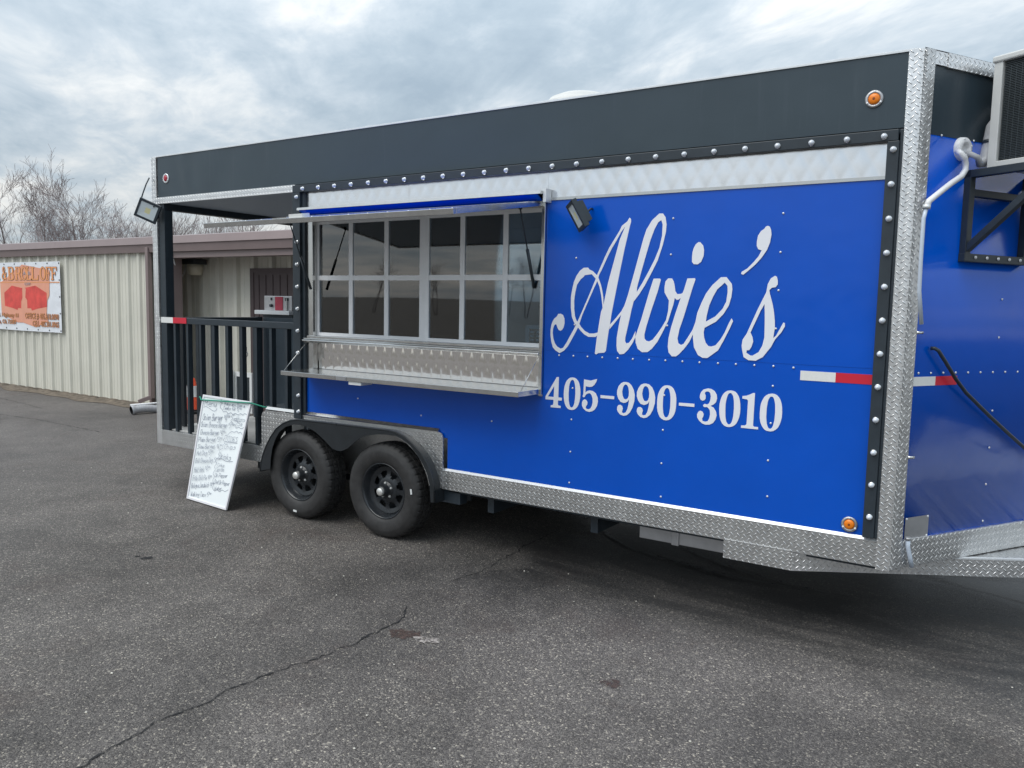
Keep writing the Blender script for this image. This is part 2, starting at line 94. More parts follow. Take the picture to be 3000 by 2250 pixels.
SQUIG=[[[0.425,0.016],[0.385,0.03],[0.384,0.048],[0.428,0.051],[0.396,0.073],[0.405,0.098],[0.444,0.111],[0.483,0.13],[0.537,0.123],[0.585,0.142],[0.634,0.127],[0.679,0.14],[0.728,0.127],[0.79,0.137],[0.837,0.121],[0.879,0.131],[0.916,0.115],[0.957,0.123],[0.961,0.108]],[[0.725,0.137],[0.675,0.15],[0.663,0.162],[0.7,0.179],[0.669,0.2],[0.721,0.219],[0.752,0.239],[0.772,0.224],[0.8,0.259],[0.85,0.245],[0.913,0.256],[0.958,0.242]],[[0.962,0.309],[0.921,0.288],[0.871,0.3],[0.843,0.285],[0.784,0.299],[0.743,0.296],[0.695,0.314],[0.667,0.336],[0.615,0.345],[0.623,0.368],[0.602,0.387],[0.643,0.408],[0.617,0.435],[0.617,0.456]],[[0.631,0.463],[0.568,0.481],[0.568,0.503],[0.554,0.526],[0.586,0.54],[0.53,0.576],[0.526,0.598],[0.559,0.613],[0.52,0.644],[0.553,0.668],[0.522,0.708],[0.561,0.731],[0.546,0.77],[0.584,0.794],[0.578,0.838],[0.633,0.86],[0.691,0.843],[0.752,0.855],[0.806,0.834],[0.874,0.84],[0.938,0.818]],[[0.052,0.12],[0.088,0.11],[0.162,0.118],[0.251,0.137],[0.309,0.135],[0.333,0.11]],[[0.65,0.4],[0.902,0.391]],[[0.568,0.568],[0.636,0.556],[0.747,0.571],[0.896,0.562]]]
# ------------------------------------------------------------------ materials
M = {}
def mat(name, colr, rough=0.5, metal=0.0, spec=0.5, coat=0.0, var=0.0, vscale=6.0, bump=0.0, bscale=40.0, rvar=0.0):
    m = bpy.data.materials.new(name); m.use_nodes = True; t = m.node_tree; b = t.nodes['Principled BSDF']
    b.inputs['Base Color'].default_value = (*colr, 1); b.inputs['Roughness'].default_value = rough
    b.inputs['Metallic'].default_value = metal; b.inputs['Specular IOR Level'].default_value = spec
    b.inputs['Coat Weight'].default_value = coat
    geo = N(t, 'ShaderNodeNewGeometry')
    if var or rvar:
        n = noisen(t, geo.outputs['Position'], vscale, 6, 0.62)
        if var:
            lo = tuple(c * (1 - var) for c in colr); hi = tuple(min(1, c * (1 + var)) for c in colr)
            t.links.new(ramp(t, n, [(0.3, lo), (0.7, hi)]), b.inputs['Base Color'])
        if rvar:
            t.links.new(mth(t, 'ADD', mth(t, 'MULTIPLY', n, 2 * rvar), rough - rvar, clamp=True), b.inputs['Roughness'])
    if bump:
        bn = N(t, 'ShaderNodeBump'); bn.inputs['Distance'].default_value = bump; bn.inputs['Strength'].default_value = 1.0
        t.links.new(noisen(t, geo.outputs['Position'], bscale, 3, 0.5), bn.inputs['Height']); t.links.new(bn.outputs[0], b.inputs['Normal'])
    M[name] = m; return m
mat('blue_paint', (0.0, 0.084, 0.53), 0.16, spec=0.42, var=0.05, vscale=2.5, bump=0.006, bscale=1.9, rvar=0.06)
mat('charcoal_paint', (0.034, 0.053, 0.068), 0.33, spec=0.5, var=0.06, vscale=3.0, bump=0.006, bscale=1.6, rvar=0.05)
mat('black_metal', (0.024, 0.034, 0.044), 0.42, var=0.15, vscale=14)
mat('fender_black', (0.020, 0.024, 0.028), 0.30, var=0.2, vscale=10, rvar=0.08)
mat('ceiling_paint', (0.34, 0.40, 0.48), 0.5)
mat('steel', (0.62, 0.62, 0.61), 0.22, 1.0, var=0.06, vscale=20, rvar=0.08)
mat('steel_quilt', (0.86, 0.83, 0.80), 0.11, 1.0, rvar=0.04, vscale=9)
mat('quilt_dull', (0.88, 0.89, 0.91), 0.22, 1.0, var=0.03, vscale=3)
mat('window_frame', (0.90, 0.91, 0.93), 0.34, 0.0, var=0.03, vscale=12)
mat('aluminium', (0.74, 0.76, 0.78), 0.36, 0.35, var=0.04, vscale=12)
mat('plain_aluminium', (0.46, 0.46, 0.47), 0.45, 0.8, var=0.12, vscale=9)
mat('vent_plastic', (0.55, 0.55, 0.53), 0.45, var=0.06)
mat('white_plastic', (0.78, 0.79, 0.78), 0.4, var=0.04)
mat('white_vinyl', (0.82, 0.83, 0.88), 0.35)
mat('tape_white', (0.78, 0.78, 0.76), 0.3, var=0.04, vscale=60)
mat('tape_red', (0.62, 0.02, 0.045), 0.3)
mat('cap_metal', (0.80, 0.79, 0.76), 0.38, 0.6)
mat('chrome', (0.75, 0.75, 0.74), 0.18, 1.0)
mat('lens_red', (0.40, 0.03, 0.05), 0.2)
mat('lens_amber', (0.85, 0.22, 0.01), 0.2)
mat('amber_core', (0.22, 0.05, 0.01), 0.3)
mat('bulb_lens', (0.66, 0.70, 0.76), 0.12, spec=0.8)
mat('rubber', (0.030, 0.029, 0.029), 0.60, var=0.35, vscale=18, bump=0.0006, bscale=300)
mat('rim_black', (0.020, 0.023, 0.027), 0.26, rvar=0.08)
mat('hub_black', (0.02, 0.022, 0.025), 0.3)
mat('wall_beige', (0.66, 0.64, 0.555), 0.5, var=0.05, vscale=1.7, bump=0.003, bscale=3)
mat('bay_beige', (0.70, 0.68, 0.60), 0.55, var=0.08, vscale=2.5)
mat('trim_brown', (0.235, 0.180, 0.175), 0.42, var=0.06, vscale=3)
mat('door_brown', (0.085, 0.060, 0.062), 0.5, var=0.1)
mat('board_white', (0.86, 0.90, 0.91), 0.18, spec=0.5)
mat('board_frame', (0.78, 0.77, 0.80), 0.45)
mat('ink', (0.24, 0.27, 0.34), 0.5)
mat('cord_green', (0.03, 0.30, 0.20), 0.5)
mat('cone_orange', (0.72, 0.085, 0.03), 0.5, var=0.15, vscale=20)
mat('cone_white', (0.72, 0.72, 0.72), 0.4, var=0.1, vscale=30)
mat('bark', (0.170, 0.140, 0.132), 0.85, var=0.25, vscale=4)
mat('twig', (0.270, 0.225, 0.220), 0.85)
mat('pvc', (0.78, 0.78, 0.79), 0.35, var=0.05, vscale=30)
mat('clear_hose', (0.55, 0.62, 0.72), 0.25)
mat('duct_grey', (0.42, 0.43, 0.45), 0.55, var=0.15, vscale=40)
mat('unit_grey', (0.60, 0.61, 0.60), 0.42, var=0.05, vscale=9)
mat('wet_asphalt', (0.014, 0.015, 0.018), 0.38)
mat('unit_dark', (0.035, 0.045, 0.05), 0.6)
mat('unit_fin', (0.055, 0.068, 0.075), 0.5, 0.2)
mat('banner_cloth', (0.80, 0.82, 0.86), 0.45, var=0.04, vscale=3, bump=0.02, bscale=3)
mat('print_peach', (0.80, 0.36, 0.24), 0.45, var=0.06)
mat('print_red', (0.72, 0.075, 0.06), 0.45, var=0.25, vscale=5)
mat('print_orange', (0.83, 0.34, 0.13), 0.45)
mat('print_dark', (0.16, 0.07, 0.05), 0.5)
mat('print_grey', (0.42, 0.33, 0.34), 0.5)
mat('hatch_inner', (0.46, 0.53, 0.60), 0.45, 0.1)
mat('interior', (0.55, 0.60, 0.65), 0.5, var=0.15, vscale=2)
mat('porch_floor', (0.50, 0.49, 0.47), 0.5, 0.3, var=0.25, vscale=5)
mat('screen_black', (0.01, 0.012, 0.02), 0.12)
mat('terminal_white', (0.8, 0.8, 0.8), 0.3)
mat('terminal_blue', (0.05, 0.2, 0.7), 0.3)
mat('cooker_dark', (0.040, 0.058, 0.075), 0.45, var=0.1)
mat('label_red', (0.36, 0.03, 0.06), 0.5, var=0.2, vscale=30)
mat('lamp_glass', (0.62, 0.68, 0.70), 0.12)
mat('lamp_led', (0.70, 0.66, 0.38), 0.4)
mat('wall_lamp_dark', (0.03, 0.035, 0.04), 0.5)
mat('wall_lamp_jar', (0.62, 0.57, 0.45), 0.3)
mat('dirt', (0.13, 0.105, 0.08), 0.9, var=0.5, vscale=9, bump=0.02, bscale=20)
mat('crack_dark', (0.012, 0.012, 0.013), 0.9)
mat('pebble', (0.55, 0.52, 0.46), 0.8, var=0.3, vscale=30)
mat('rust_stain', (0.075, 0.050, 0.042), 0.6, var=0.35, vscale=25)
mat('grit_patch', (0.30, 0.27, 0.25), 0.8, var=0.5, vscale=60)
mat('grass', (0.068, 0.058, 0.047), 0.9, var=0.3, vscale=0.6)
mat('tail_paper', (0.7, 0.7, 0.7), 0.5)

def glass_mat():
    m = bpy.data.materials.new('window_glass'); m.use_nodes = True; t = m.node_tree; t.nodes.clear()
    tr = N(t, 'ShaderNodeBsdfTransparent'); tr.inputs[0].default_value = (0.60, 0.73, 0.82, 1)
    gl = N(t, 'ShaderNodeBsdfGlossy'); gl.inputs[0].default_value = (1, 1, 1, 1); gl.inputs['Roughness'].default_value = 0.015
    fr = N(t, 'ShaderNodeFresnel'); fr.inputs[0].default_value = 1.75
    ms = N(t, 'ShaderNodeMixShader'); t.links.new(mth(t, 'MULTIPLY', fr.outputs[0], 1.75, clamp=True), ms.inputs[0])
    t.links.new(tr.outputs[0], ms.inputs[1]); t.links.new(gl.outputs[0], ms.inputs[2])
    o = N(t, 'ShaderNodeOutputMaterial'); t.links.new(ms.outputs[0], o.inputs[0]); M['window_glass'] = m
glass_mat()

def tread_mat(name, colr, rough, pitch=0.0255, dist=0.0045):
    m = bpy.data.materials.new(name); m.use_nodes = True; t = m.node_tree; b = t.nodes['Principled BSDF']
    b.inputs['Base Color'].default_value = (*colr, 1); b.inputs['Metallic'].default_value = 0.92; b.inputs['Roughness'].default_value = rough
    uv = N(t, 'ShaderNodeUVMap'); uv.uv_map = 'UVMap'
    s = N(t, 'ShaderNodeSeparateXYZ'); t.links.new(uv.outputs[0], s.inputs[0])
    u = mth(t, 'DIVIDE', mth(t, 'ADD', s.outputs[0], s.outputs[1]), pitch*1.4142); v = mth(t, 'DIVIDE', mth(t, 'SUBTRACT', mth(t, 'ADD', s.outputs[0], 90.0), s.outputs[1]), pitch*1.4142)
    par = mth(t, 'MODULO', mth(t, 'ABSOLUTE', mth(t, 'ADD', mth(t, 'FLOOR', u), mth(t, 'FLOOR', v))), 2.0)
    sgn = mth(t, 'SUBTRACT', mth(t, 'MULTIPLY', par, 2.0), 1.0)
    px = mth(t, 'SUBTRACT', mth(t, 'FRACT', u), 0.5); py = mth(t, 'SUBTRACT', mth(t, 'FRACT', v), 0.5)
    ip = mth(t, 'SUBTRACT', 1.0, par)
    al = mth(t, 'ADD', mth(t, 'MULTIPLY', px, par), mth(t, 'MULTIPLY', py, ip)); ac_ = mth(t, 'ADD', mth(t, 'MULTIPLY', py, par), mth(t, 'MULTIPLY', px, ip))
    a = mth(t, 'DIVIDE', al, 0.50); c = mth(t, 'DIVIDE', ac_, 0.135)
    h = mth(t, 'SUBTRACT', 1.0, mth(t, 'ADD', mth(t, 'MULTIPLY', a, a), mth(t, 'MULTIPLY', c, c)), clamp=True)
    h = mth(t, 'SQRT', h)
    bn = N(t, 'ShaderNodeBump'); bn.inputs['Distance'].default_value = dist; bn.inputs['Strength'].default_value = 1.0
    t.links.new(h, bn.inputs['Height'])
    geo = N(t, 'ShaderNodeNewGeometry')
    bn2 = N(t, 'ShaderNodeBump'); bn2.inputs['Distance'].default_value = 0.004
    t.links.new(noisen(t, geo.outputs['Position'], 7, 2), bn2.inputs['Height']); t.links.new(bn2.outputs[0], bn.inputs['Normal'])
    t.links.new(bn.outputs[0], b.inputs['Normal'])
    nn = noisen(t, geo.outputs['Position'], 11, 5)
    t.links.new(ramp(t, nn, [(0.3, tuple(x * 0.86 for x in colr)), (0.7, colr)]), b.inputs['Base Color'])
    t.links.new(mth(t, 'ADD', mth(t, 'MULTIPLY', nn, 0.16), rough - 0.08), b.inputs['Roughness'])
    M[name] = m
tread_mat('tread_plate', (0.72, 0.72, 0.715), 0.34)
tread_mat('tread_bright', (0.88, 0.88, 0.88), 0.33)

def asphalt_mat():
    m = bpy.data.materials.new('asphalt_surface'); m.use_nodes = True; t = m.node_tree; b = t.nodes['Principled BSDF']
    geo = N(t, 'ShaderNodeNewGeometry'); P = geo.outputs['Position']
    s = N(t, 'ShaderNodeSeparateXYZ'); t.links.new(P, s.inputs[0])
    def vor(scale, feat='F1'):
        n = N(t, 'ShaderNodeTexVoronoi', feature=feat); n.inputs['Scale'].default_value = scale
        t.links.new(P, n.inputs['Vector']); return n
    v1 = vor(135); v2 = vor(290)
    sc1 = N(t, 'ShaderNodeSeparateColor'); t.links.new(v1.outputs['Color'], sc1.inputs[0])
    sc2 = N(t, 'ShaderNodeSeparateColor'); t.links.new(v2.outputs['Color'], sc2.inputs[0])
    g1 = ramp(t, sc1.outputs[0], [(0.0, (0.030, 0.028, 0.028)), (0.45, (0.066, 0.062, 0.061)), (0.80, (0.118, 0.112, 0.108)), (0.94, (0.20, 0.19, 0.175)), (0.99, (0.46, 0.43, 0.37))])
    g2 = ramp(t, sc2.outputs[1], [(0.0, (0.026, 0.025, 0.025)), (0.5, (0.070, 0.066, 0.064)), (0.90, (0.145, 0.138, 0.132)), (1.0, (0.32, 0.30, 0.27))])
    cmix = mixc(t, 0.45, g1, g2)
    big = noisen(t, P, 0.55, 5, 0.6, 0.3); mid = noisen(t, P, 3.2, 5, 0.6)
    dry = ramp(t, mth(t, 'ADD', mth(t, 'MULTIPLY', big, 0.7), mth(t, 'MULTIPLY', mid, 0.3)), [(0.36, (0.82, 0.79, 0.76)), (0.62, (1.80, 1.73, 1.67))])
    base = mixc(t, 1.0, cmix, dry, 'MULTIPLY')
    # paler lot towards the building side (left): sky sheen painted into the colour
    xl = N(t, 'ShaderNodeMapRange', interpolation_type='SMOOTHSTEP'); xl.inputs[1].default_value = 3.0; xl.inputs[2].default_value = -2.5
    t.links.new(mth(t, 'ADD', s.outputs[0], mth(t, 'MULTIPLY', big, 2.5)), xl.inputs[0])
    base = mixc(t, mth(t, 'MULTIPLY', xl.outputs[0], 0.40), base, (0.165, 0.152, 0.148))
    redp = ramp(t, noisen(t, P, 1.3, 6, 0.7, 0.4), [(0.56, (0, 0, 0)), (0.70, (0.45, 0.45, 0.45))])
    base = mixc(t, redp, base, (0.085, 0.062, 0.056))
    # water drained from the trailer, sheet and runs; under-body shade painted in with it
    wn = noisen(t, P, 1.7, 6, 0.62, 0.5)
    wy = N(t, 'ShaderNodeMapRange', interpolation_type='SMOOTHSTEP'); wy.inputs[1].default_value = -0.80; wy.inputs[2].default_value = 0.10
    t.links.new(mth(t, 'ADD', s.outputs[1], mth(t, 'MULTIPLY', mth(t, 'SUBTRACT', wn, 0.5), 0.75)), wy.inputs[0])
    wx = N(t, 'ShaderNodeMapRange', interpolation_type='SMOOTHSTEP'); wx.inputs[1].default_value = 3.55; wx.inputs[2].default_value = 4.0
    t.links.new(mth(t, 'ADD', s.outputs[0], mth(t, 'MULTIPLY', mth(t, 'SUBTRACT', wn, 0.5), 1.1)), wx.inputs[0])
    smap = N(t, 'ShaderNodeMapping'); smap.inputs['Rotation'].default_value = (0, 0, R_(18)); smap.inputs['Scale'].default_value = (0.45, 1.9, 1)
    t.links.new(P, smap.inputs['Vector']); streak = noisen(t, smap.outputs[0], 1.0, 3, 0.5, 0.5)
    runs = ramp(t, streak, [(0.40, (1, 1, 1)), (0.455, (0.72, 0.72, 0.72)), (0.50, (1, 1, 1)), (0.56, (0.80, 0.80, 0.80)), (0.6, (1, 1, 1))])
    wet_shade = mth(t, 'MULTIPLY', mth(t, 'MULTIPLY', wy.outputs[0], wx.outputs[0]), runs)
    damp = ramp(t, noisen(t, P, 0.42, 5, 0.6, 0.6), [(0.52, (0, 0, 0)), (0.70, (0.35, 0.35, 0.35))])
    wet_shade_all = mth(t, 'MAXIMUM', wet_shade, damp)
    base = mixc(t, mth(t, 'MULTIPLY', wet_shade_all, 0.80), base, (0.014, 0.015, 0.017))
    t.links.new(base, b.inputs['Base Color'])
    t.links.new(mth(t, 'SUBTRACT', 0.72, mth(t, 'MULTIPLY', wet_shade_all, 0.26)), b.inputs['Roughness'])
    b.inputs['Specular IOR Level'].default_value = 0.32
    hgt = mth(t, 'ADD', mth(t, 'MULTIPLY', v1.outputs['Distance'], -1.0), mth(t, 'MULTIPLY', v2.outputs['Distance'], -0.5))
    bn = N(t, 'ShaderNodeBump'); bn.inputs['Distance'].default_value = 0.012
    t.links.new(mth(t, 'SUBTRACT', 0.70, mth(t, 'MULTIPLY', wet_shade, 0.6)), bn.inputs['Strength'])
    t.links.new(hgt, bn.inputs['Height']); t.links.new(bn.outputs[0], b.inputs['Normal'])
    M['asphalt_surface'] = m
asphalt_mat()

# ------------------------------------------------------------------ mesh helpers
ORG = {}
class MB:
    def __init__(s): s.v = []; s.f = []; s.mi = []; s.sm = []
    def face(s, idx, m=0, smooth=False): s.f.append(tuple(idx)); s.mi.append(m); s.sm.append(smooth)
    def add(s, vs): b = len(s.v); s.v += [tuple(v) for v in vs]; return b
    def box(s, x0, x1, y0, y1, z0, z1, m=0):
        b = s.add([(x0,y0,z0),(x1,y0,z0),(x1,y1,z0),(x0,y1,z0),(x0,y0,z1),(x1,y0,z1),(x1,y1,z1),(x0,y1,z1)])
        for q in ((0,3,2,1),(4,5,6,7),(0,1,5,4),(1,2,6,5),(2,3,7,6),(3,0,4,7)): s.face([b+i for i in q], m)
        return s
    def obox(s, c, ax, ay, az, m=0):      # half-extent vectors
        c = Vector(c); ax, ay, az = Vector(ax), Vector(ay), Vector(az)
        b = s.add([c+ax*i+ay*j+az*k for k in (-1,1) for j in (-1,1) for i in (-1,1)])
        flip = ax.cross(ay).dot(az) < 0
        for q in ((0,2,3,1),(4,5,7,6),(0,1,5,4),(1,3,7,5),(3,2,6,7),(2,0,4,6)):
            q = q[::-1] if flip else q; s.face([b+i for i in q], m)
        return s
    def bar(s, p, q, wd, ht, m=0, up=(0,0,1)):
        p, q = Vector(p), Vector(q); d = (q-p); a = d.normalized(); r = a.cross(Vector(up))
        if r.length < 1e-4: r = a.cross(Vector((1,0,0)))
        r.normalize(); u = r.cross(a)
        return s.obox((p+q)/2, d/2, r*wd/2, u*ht/2, m)
    def tube(s, pts, r, n=8, m=0, smooth=True, caps=True):
        pts = [Vector(p) for p in pts]; k = len(pts); rs = r if isinstance(r, (list, tuple)) else [r]*k
        prev = None; base = len(s.v)
        for i, p in enumerate(pts):
            d = (pts[min(i+1,k-1)] - pts[max(i-1,0)]).normalized()
            if prev is None:
                prev = d.orthogonal().normalized()
            e = (prev - d*prev.dot(d))
            e = d.orthogonal().normalized() if e.length < 1e-5 else e.normalized()
            prev = e; g = d.cross(e)
            s.add([p + (e*math.cos(2*math.pi*j/n) + g*math.sin(2*math.pi*j/n))*rs[i] for j in range(n)])
        for i in range(k-1):
            for j in range(n):
                a = base+i*n+j; b = base+i*n+(j+1)%n
                s.face((a, b, b+n, a+n), m, smooth)
        if caps:
            s.face([base+j for j in range(n)][::-1], m); s.face([base+(k-1)*n+j for j in range(n)], m)
        return s
    def lathe(s, prof, o, axis, n=32, m=0, smooth=True, closed=False, mfun=None):
        o = Vector(o); a = Vector(axis).normalized(); e = a.orthogonal().normalized(); g = a.cross(e); base = len(s.v); k = len(prof)
        for r, h in prof: s.add([o + a*h + (e*math.cos(2*math.pi*j/n)+g*math.sin(2*math.pi*j/n))*r for j in range(n)])
        for i in range(k if closed else k-1):
            i2 = (i+1) % k
            for j in range(n):
                s.face((base+i*n+j, base+i*n+(j+1)%n, base+i2*n+(j+1)%n, base+i2*n+j), mfun(i) if mfun else m, smooth)
        return s
    def poly(s, loops, fn, m=0, flip=False):
        L3 = [[Vector((p[0], p[1], 0)) for p in lp] for lp in loops]
        flat = [p for lp in L3 for p in lp]; b = s.add([fn(p.x, p.y) for p in flat])
        for t in tessellate_polygon(L3):
            t = list(t); a_, b_, c_ = flat[t[0]], flat[t[1]], flat[t[2]]
            if (b_.x-a_.x)*(c_.y-a_.y)-(b_.y-a_.y)*(c_.x-a_.x) < 0: t = t[::-1]
            if flip: t = t[::-1]
            s.face([b+i for i in t], m)
        return s
    def slab(s, loops, fn, th, m=0):        # polygon with thickness; fn(x, y, h)
        s.poly(loops, lambda x, y: fn(x, y, 0), m); s.poly(loops, lambda x, y: fn(x, y, th), m, True)
        for lp in loops:
            k = len(lp); b = s.add([fn(p[0], p[1], 0) for p in lp] + [fn(p[0], p[1], th) for p in lp])
            for i in range(k): s.face((b+i, b+(i+1)%k, b+k+(i+1)%k, b+k+i), m)
        return s
    def ribbon(s, pts, wd, nrm, m=0):
        pts = [Vector(p) for p in pts]; n = Vector(nrm)
        for a, b in zip(pts, pts[1:]):
            d = b-a
            if d.length < 1e-6: continue
            d.normalize(); r = d.cross(n)*wd/2; e = d*wd*0.35
            i = s.add([a-e-r, b+e-r, b+e+r, a-e+r]); s.face((i, i+1, i+2, i+3), m)
        return s
    def grid(s, fn, nu, nv, m=0, smooth=True):
        b = s.add([fn(i/nu, j/nv) for j in range(nv+1) for i in range(nu+1)])
        for j in range(nv):
            for i in range(nu):
                a = b+j*(nu+1)+i; s.face((a, a+1, a+nu+2, a+nu+1), m, smooth)
        return s
    def mesh(s, name, mats, uv=False):
        xs, ys, zs = zip(*s.v)
        c = Vector(((min(xs)+max(xs))/2, (min(ys)+max(ys))/2, (min(zs)+max(zs))/2))
        me = bpy.data.meshes.new(name); me.from_pydata([(x-c.x, y-c.y, z-c.z) for x, y, z in s.v], [], s.f)
        for mt in mats: me.materials.append(M[mt])
        me.polygons.foreach_set('material_index', s.mi); me.polygons.foreach_set('use_smooth', s.sm)
        if uv:
            ul = me.uv_layers.new(name='UVMap')
            for p in me.polygons:
                n = p.normal
                if abs(n.z) > 0.75: ux, uy, vz = (1,0,0), (0,1,0), None
                else:
                    h = Vector((-n.y, n.x, 0)).normalized(); ux, uy = h, (0,0,1)
                ux, uy = Vector(ux), Vector(uy)
                for li in p.loop_indices:
                    co = me.vertices[me.loops[li].vertex_index].co + c; ul.data[li].uv = (co.dot(ux)+50, co.dot(uy)+50)
        me.update(); return me, c
    def build(s, name, mats, parent=None, uv=False, bevel=0):
        if isinstance(mats, str): mats = [mats]
        me, c = s.mesh(name, mats, uv)
        return place(name, me, c, parent, bevel)
def place(name, me, c, parent=None, bevel=0):
    o = bpy.data.objects.new(name, me); col.objects.link(o)
    po = Vector(ORG[parent.name]) if parent else Vector((0,0,0))
    o.location = Vector(c) - po; ORG[o.name] = tuple(c)
    if parent: o.parent = parent
    if bevel:
        b = o.modifiers.new('bevel', 'BEVEL'); b.width = bevel; b.segments = 2; b.limit_method = 'ANGLE'; b.angle_limit = R_(40)
    return o
def tag(o, label=None, cat=None, group=None, kind=None):
    for k, v in (('label', label), ('category', cat), ('group', group), ('kind', kind)):
        if v: o[k] = v
    return o
def thing(name, loc, label, cat, group=None):
    o = bpy.data.objects.new(name, None); col.objects.link(o); o.location = loc; o.empty_display_size = 0.2
    ORG[o.name] = tuple(loc); return tag(o, label, cat, group)
def XZ(y): return lambda x, z: (x, y, z)
def XZh(y0): return lambda x, z, h: (x, y0+h, z)

def band_streaks():
    t = M['charcoal_paint'].node_tree; b = t.nodes['Principled BSDF']; g = N(t, 'ShaderNodeNewGeometry'); mp = N(t, 'ShaderNodeMapping'); mp.inputs['Scale'].default_value = (1, 1, 0.06)
    t.links.new(g.outputs['Position'], mp.inputs['Vector']); n = noisen(t, mp.outputs[0], 26, 3, 0.6)
    big = noisen(t, g.outputs['Position'], 0.8, 3, 0.5)
    f = mth(t, 'MULTIPLY', ramp(t, n, [(0.58, (0, 0, 0)), (0.72, (1, 1, 1))]), ramp(t, big, [(0.45, (0, 0, 0)), (0.65, (0.22, 0.22, 0.22))]))
    old = b.inputs['Base Color'].links[0].from_socket
    t.links.new(mixc(t, f, old, (0.10, 0.12, 0.14)), b.inputs['Base Color'])
band_streaks()

def ragged(name, lo, hi, scale):
    t = M[name].node_tree; b = t.nodes['Principled BSDF']; g = N(t, 'ShaderNodeNewGeometry')
    n = noisen(t, g.outputs['Position'], scale, 6, 0.75)
    t.links.new(ramp(t, n, [(lo, (0, 0, 0)), (hi, (1, 1, 1))]), b.inputs['Alpha'])
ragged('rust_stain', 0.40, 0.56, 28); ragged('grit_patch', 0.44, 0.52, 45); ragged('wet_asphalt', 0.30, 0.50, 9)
# ================================================================== SETTING
WX1, WX2, WZ, WR = 1.872, 2.765, 0.355, 0.355
ground = MB(); ground.grid(lambda u, v: (-45+90*u, -22+60*v, 0), 30, 20, smooth=False)
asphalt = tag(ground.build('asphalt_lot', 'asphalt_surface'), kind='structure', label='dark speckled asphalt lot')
fld = MB()
def fz(x, y):
    d = max(0, -y-24); return -0.02 + (min(d, 90)*0.028 + 0.5*noise.noise((x*0.02, y*0.02, 0))*min(1, d/20) if y < 0 else 0)
fld.grid(lambda u, v: (-400+800*u, -400+800*v, fz(-400+800*u, -400+800*v) - 0.02), 90, 90)
tag(fld.build('field', 'grass'), kind='structure', label='dry winter field around the lot')
def crack(pts, wd):
    m = MB(); pts = [Vector((x, y, 0.004)) for x, y in pts]; dense = []
    for a, b in zip(pts, pts[1:]):
        k = max(2, int((b-a).length/0.014))
        for i in range(k):
            p = a.lerp(b, i/k); dense.append(p + Vector((0.026*noise.noise(p*9)+0.016*noise.noise(p*31), 0.016*noise.noise(p*9+Vector((5,1,2)))+0.010*noise.noise(p*27), 0)))
    L = []
    for i, p in enumerate(dense):
        d = (dense[min(i+1, len(dense)-1)]-dense[max(i-1, 0)]).normalized(); n = Vector((-d.y, d.x, 0))
        w_ = wd*(0.22+1.5*abs(noise.noise(p*22)))
        L.append((p-n*w_, p+n*w_))
    for (a, b), (c, d) in zip(L, L[1:]):
        i = m.add([a, c, d, b]); m.face((i, i+1, i+2, i+3))
    return m.build('pavement_crack', 'crack_dark', asphalt)
crack([(3.865,-2.95),(3.81,-2.65),(3.80,-2.5),(3.812,-2.28),(3.818,-2.14),(3.812,-2.02),(3.868,-1.79),(3.902,-1.52),(3.896,-1.29),(3.883,-1.095),(3.775,-0.956)], 0.006)
crack([(3.72,-0.5),(3.778,-0.218),(3.747,0.065),(3.711,0.427),(3.7,0.9)], 0.005)
crack([(-9.6,0.9),(-7.2,1.05),(-5.0,1.3),(-3.2,1.25)], 0.008)
crack([(-9.0,2.2),(-7.2,2.05),(-6.0,1.9)], 0.008)
def blot(cx, cy, rx, ry, rot, mt, z):
    m = MB(); lp = []
    for i in range(26):
        a = 2*math.pi*i/26; k = 0.75+0.5*noise.noise((math.cos(a)*1.7+cx, math.sin(a)*1.7+cy, 0.3))
        x, y = rx*k*math.cos(a), ry*k*math.sin(a)
        lp.append((cx+x*math.cos(rot)-y*math.sin(rot), cy+x*math.sin(rot)+y*math.cos(rot)))
    m.poly([lp], lambda x, y: (x, y, z)); return m.build('ground_stain', mt, asphalt)
blot(4.03, -1.265, 0.115, 0.085, 0.3, 'rust_stain', 0.003); blot(4.175, -1.26, 0.095, 0.055, 0.25, 'grit_patch', 0.0045)
blot(5.165, -1.134, 0.075, 0.05, 0.2, 'rust_stain', 0.003); blot(1.83, -1.33, 0.05, 0.04, 0.2, 'crack_dark', 0.003); blot(1.75, -1.345, 0.022, 0.02, 0.2, 'crack_dark', 0.003)
def run(pts, wd):
    m = MB(); pts = [Vector((x, y, 0.0035)) for x, y in pts]; dense = []
    for a, b in zip(pts, pts[1:]):
        for i in range(12): dense.append(a.lerp(b, i/12)+Vector((0.02*noise.noise(a.lerp(b, i/12)*4), 0.02*noise.noise(a.lerp(b, i/12)*4+Vector((3,3,3))), 0)))
    L = []
    for i, p in enumerate(dense):
        d = (dense[min(i+1, len(dense)-1)]-dense[max(i-1, 0)]).normalized(); n = Vector((-d.y, d.x, 0)); w_ = wd*(0.35+0.9*abs(noise.noise(p*3.1)))*min(1, 4*(1-i/len(dense)), 0.2+5*i/len(dense)); L.append((p-n*w_, p+n*w_))
    for (a, b), (c, d) in zip(L, L[1:]):
        i = m.add([a, c, d, b]); m.face((i, i+1, i+2, i+3))
    return m.build('water_run', 'wet_asphalt', asphalt)
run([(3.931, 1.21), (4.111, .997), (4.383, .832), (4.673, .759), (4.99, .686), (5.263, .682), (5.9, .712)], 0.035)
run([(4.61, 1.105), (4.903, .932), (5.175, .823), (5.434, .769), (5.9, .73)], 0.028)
pb = MB()
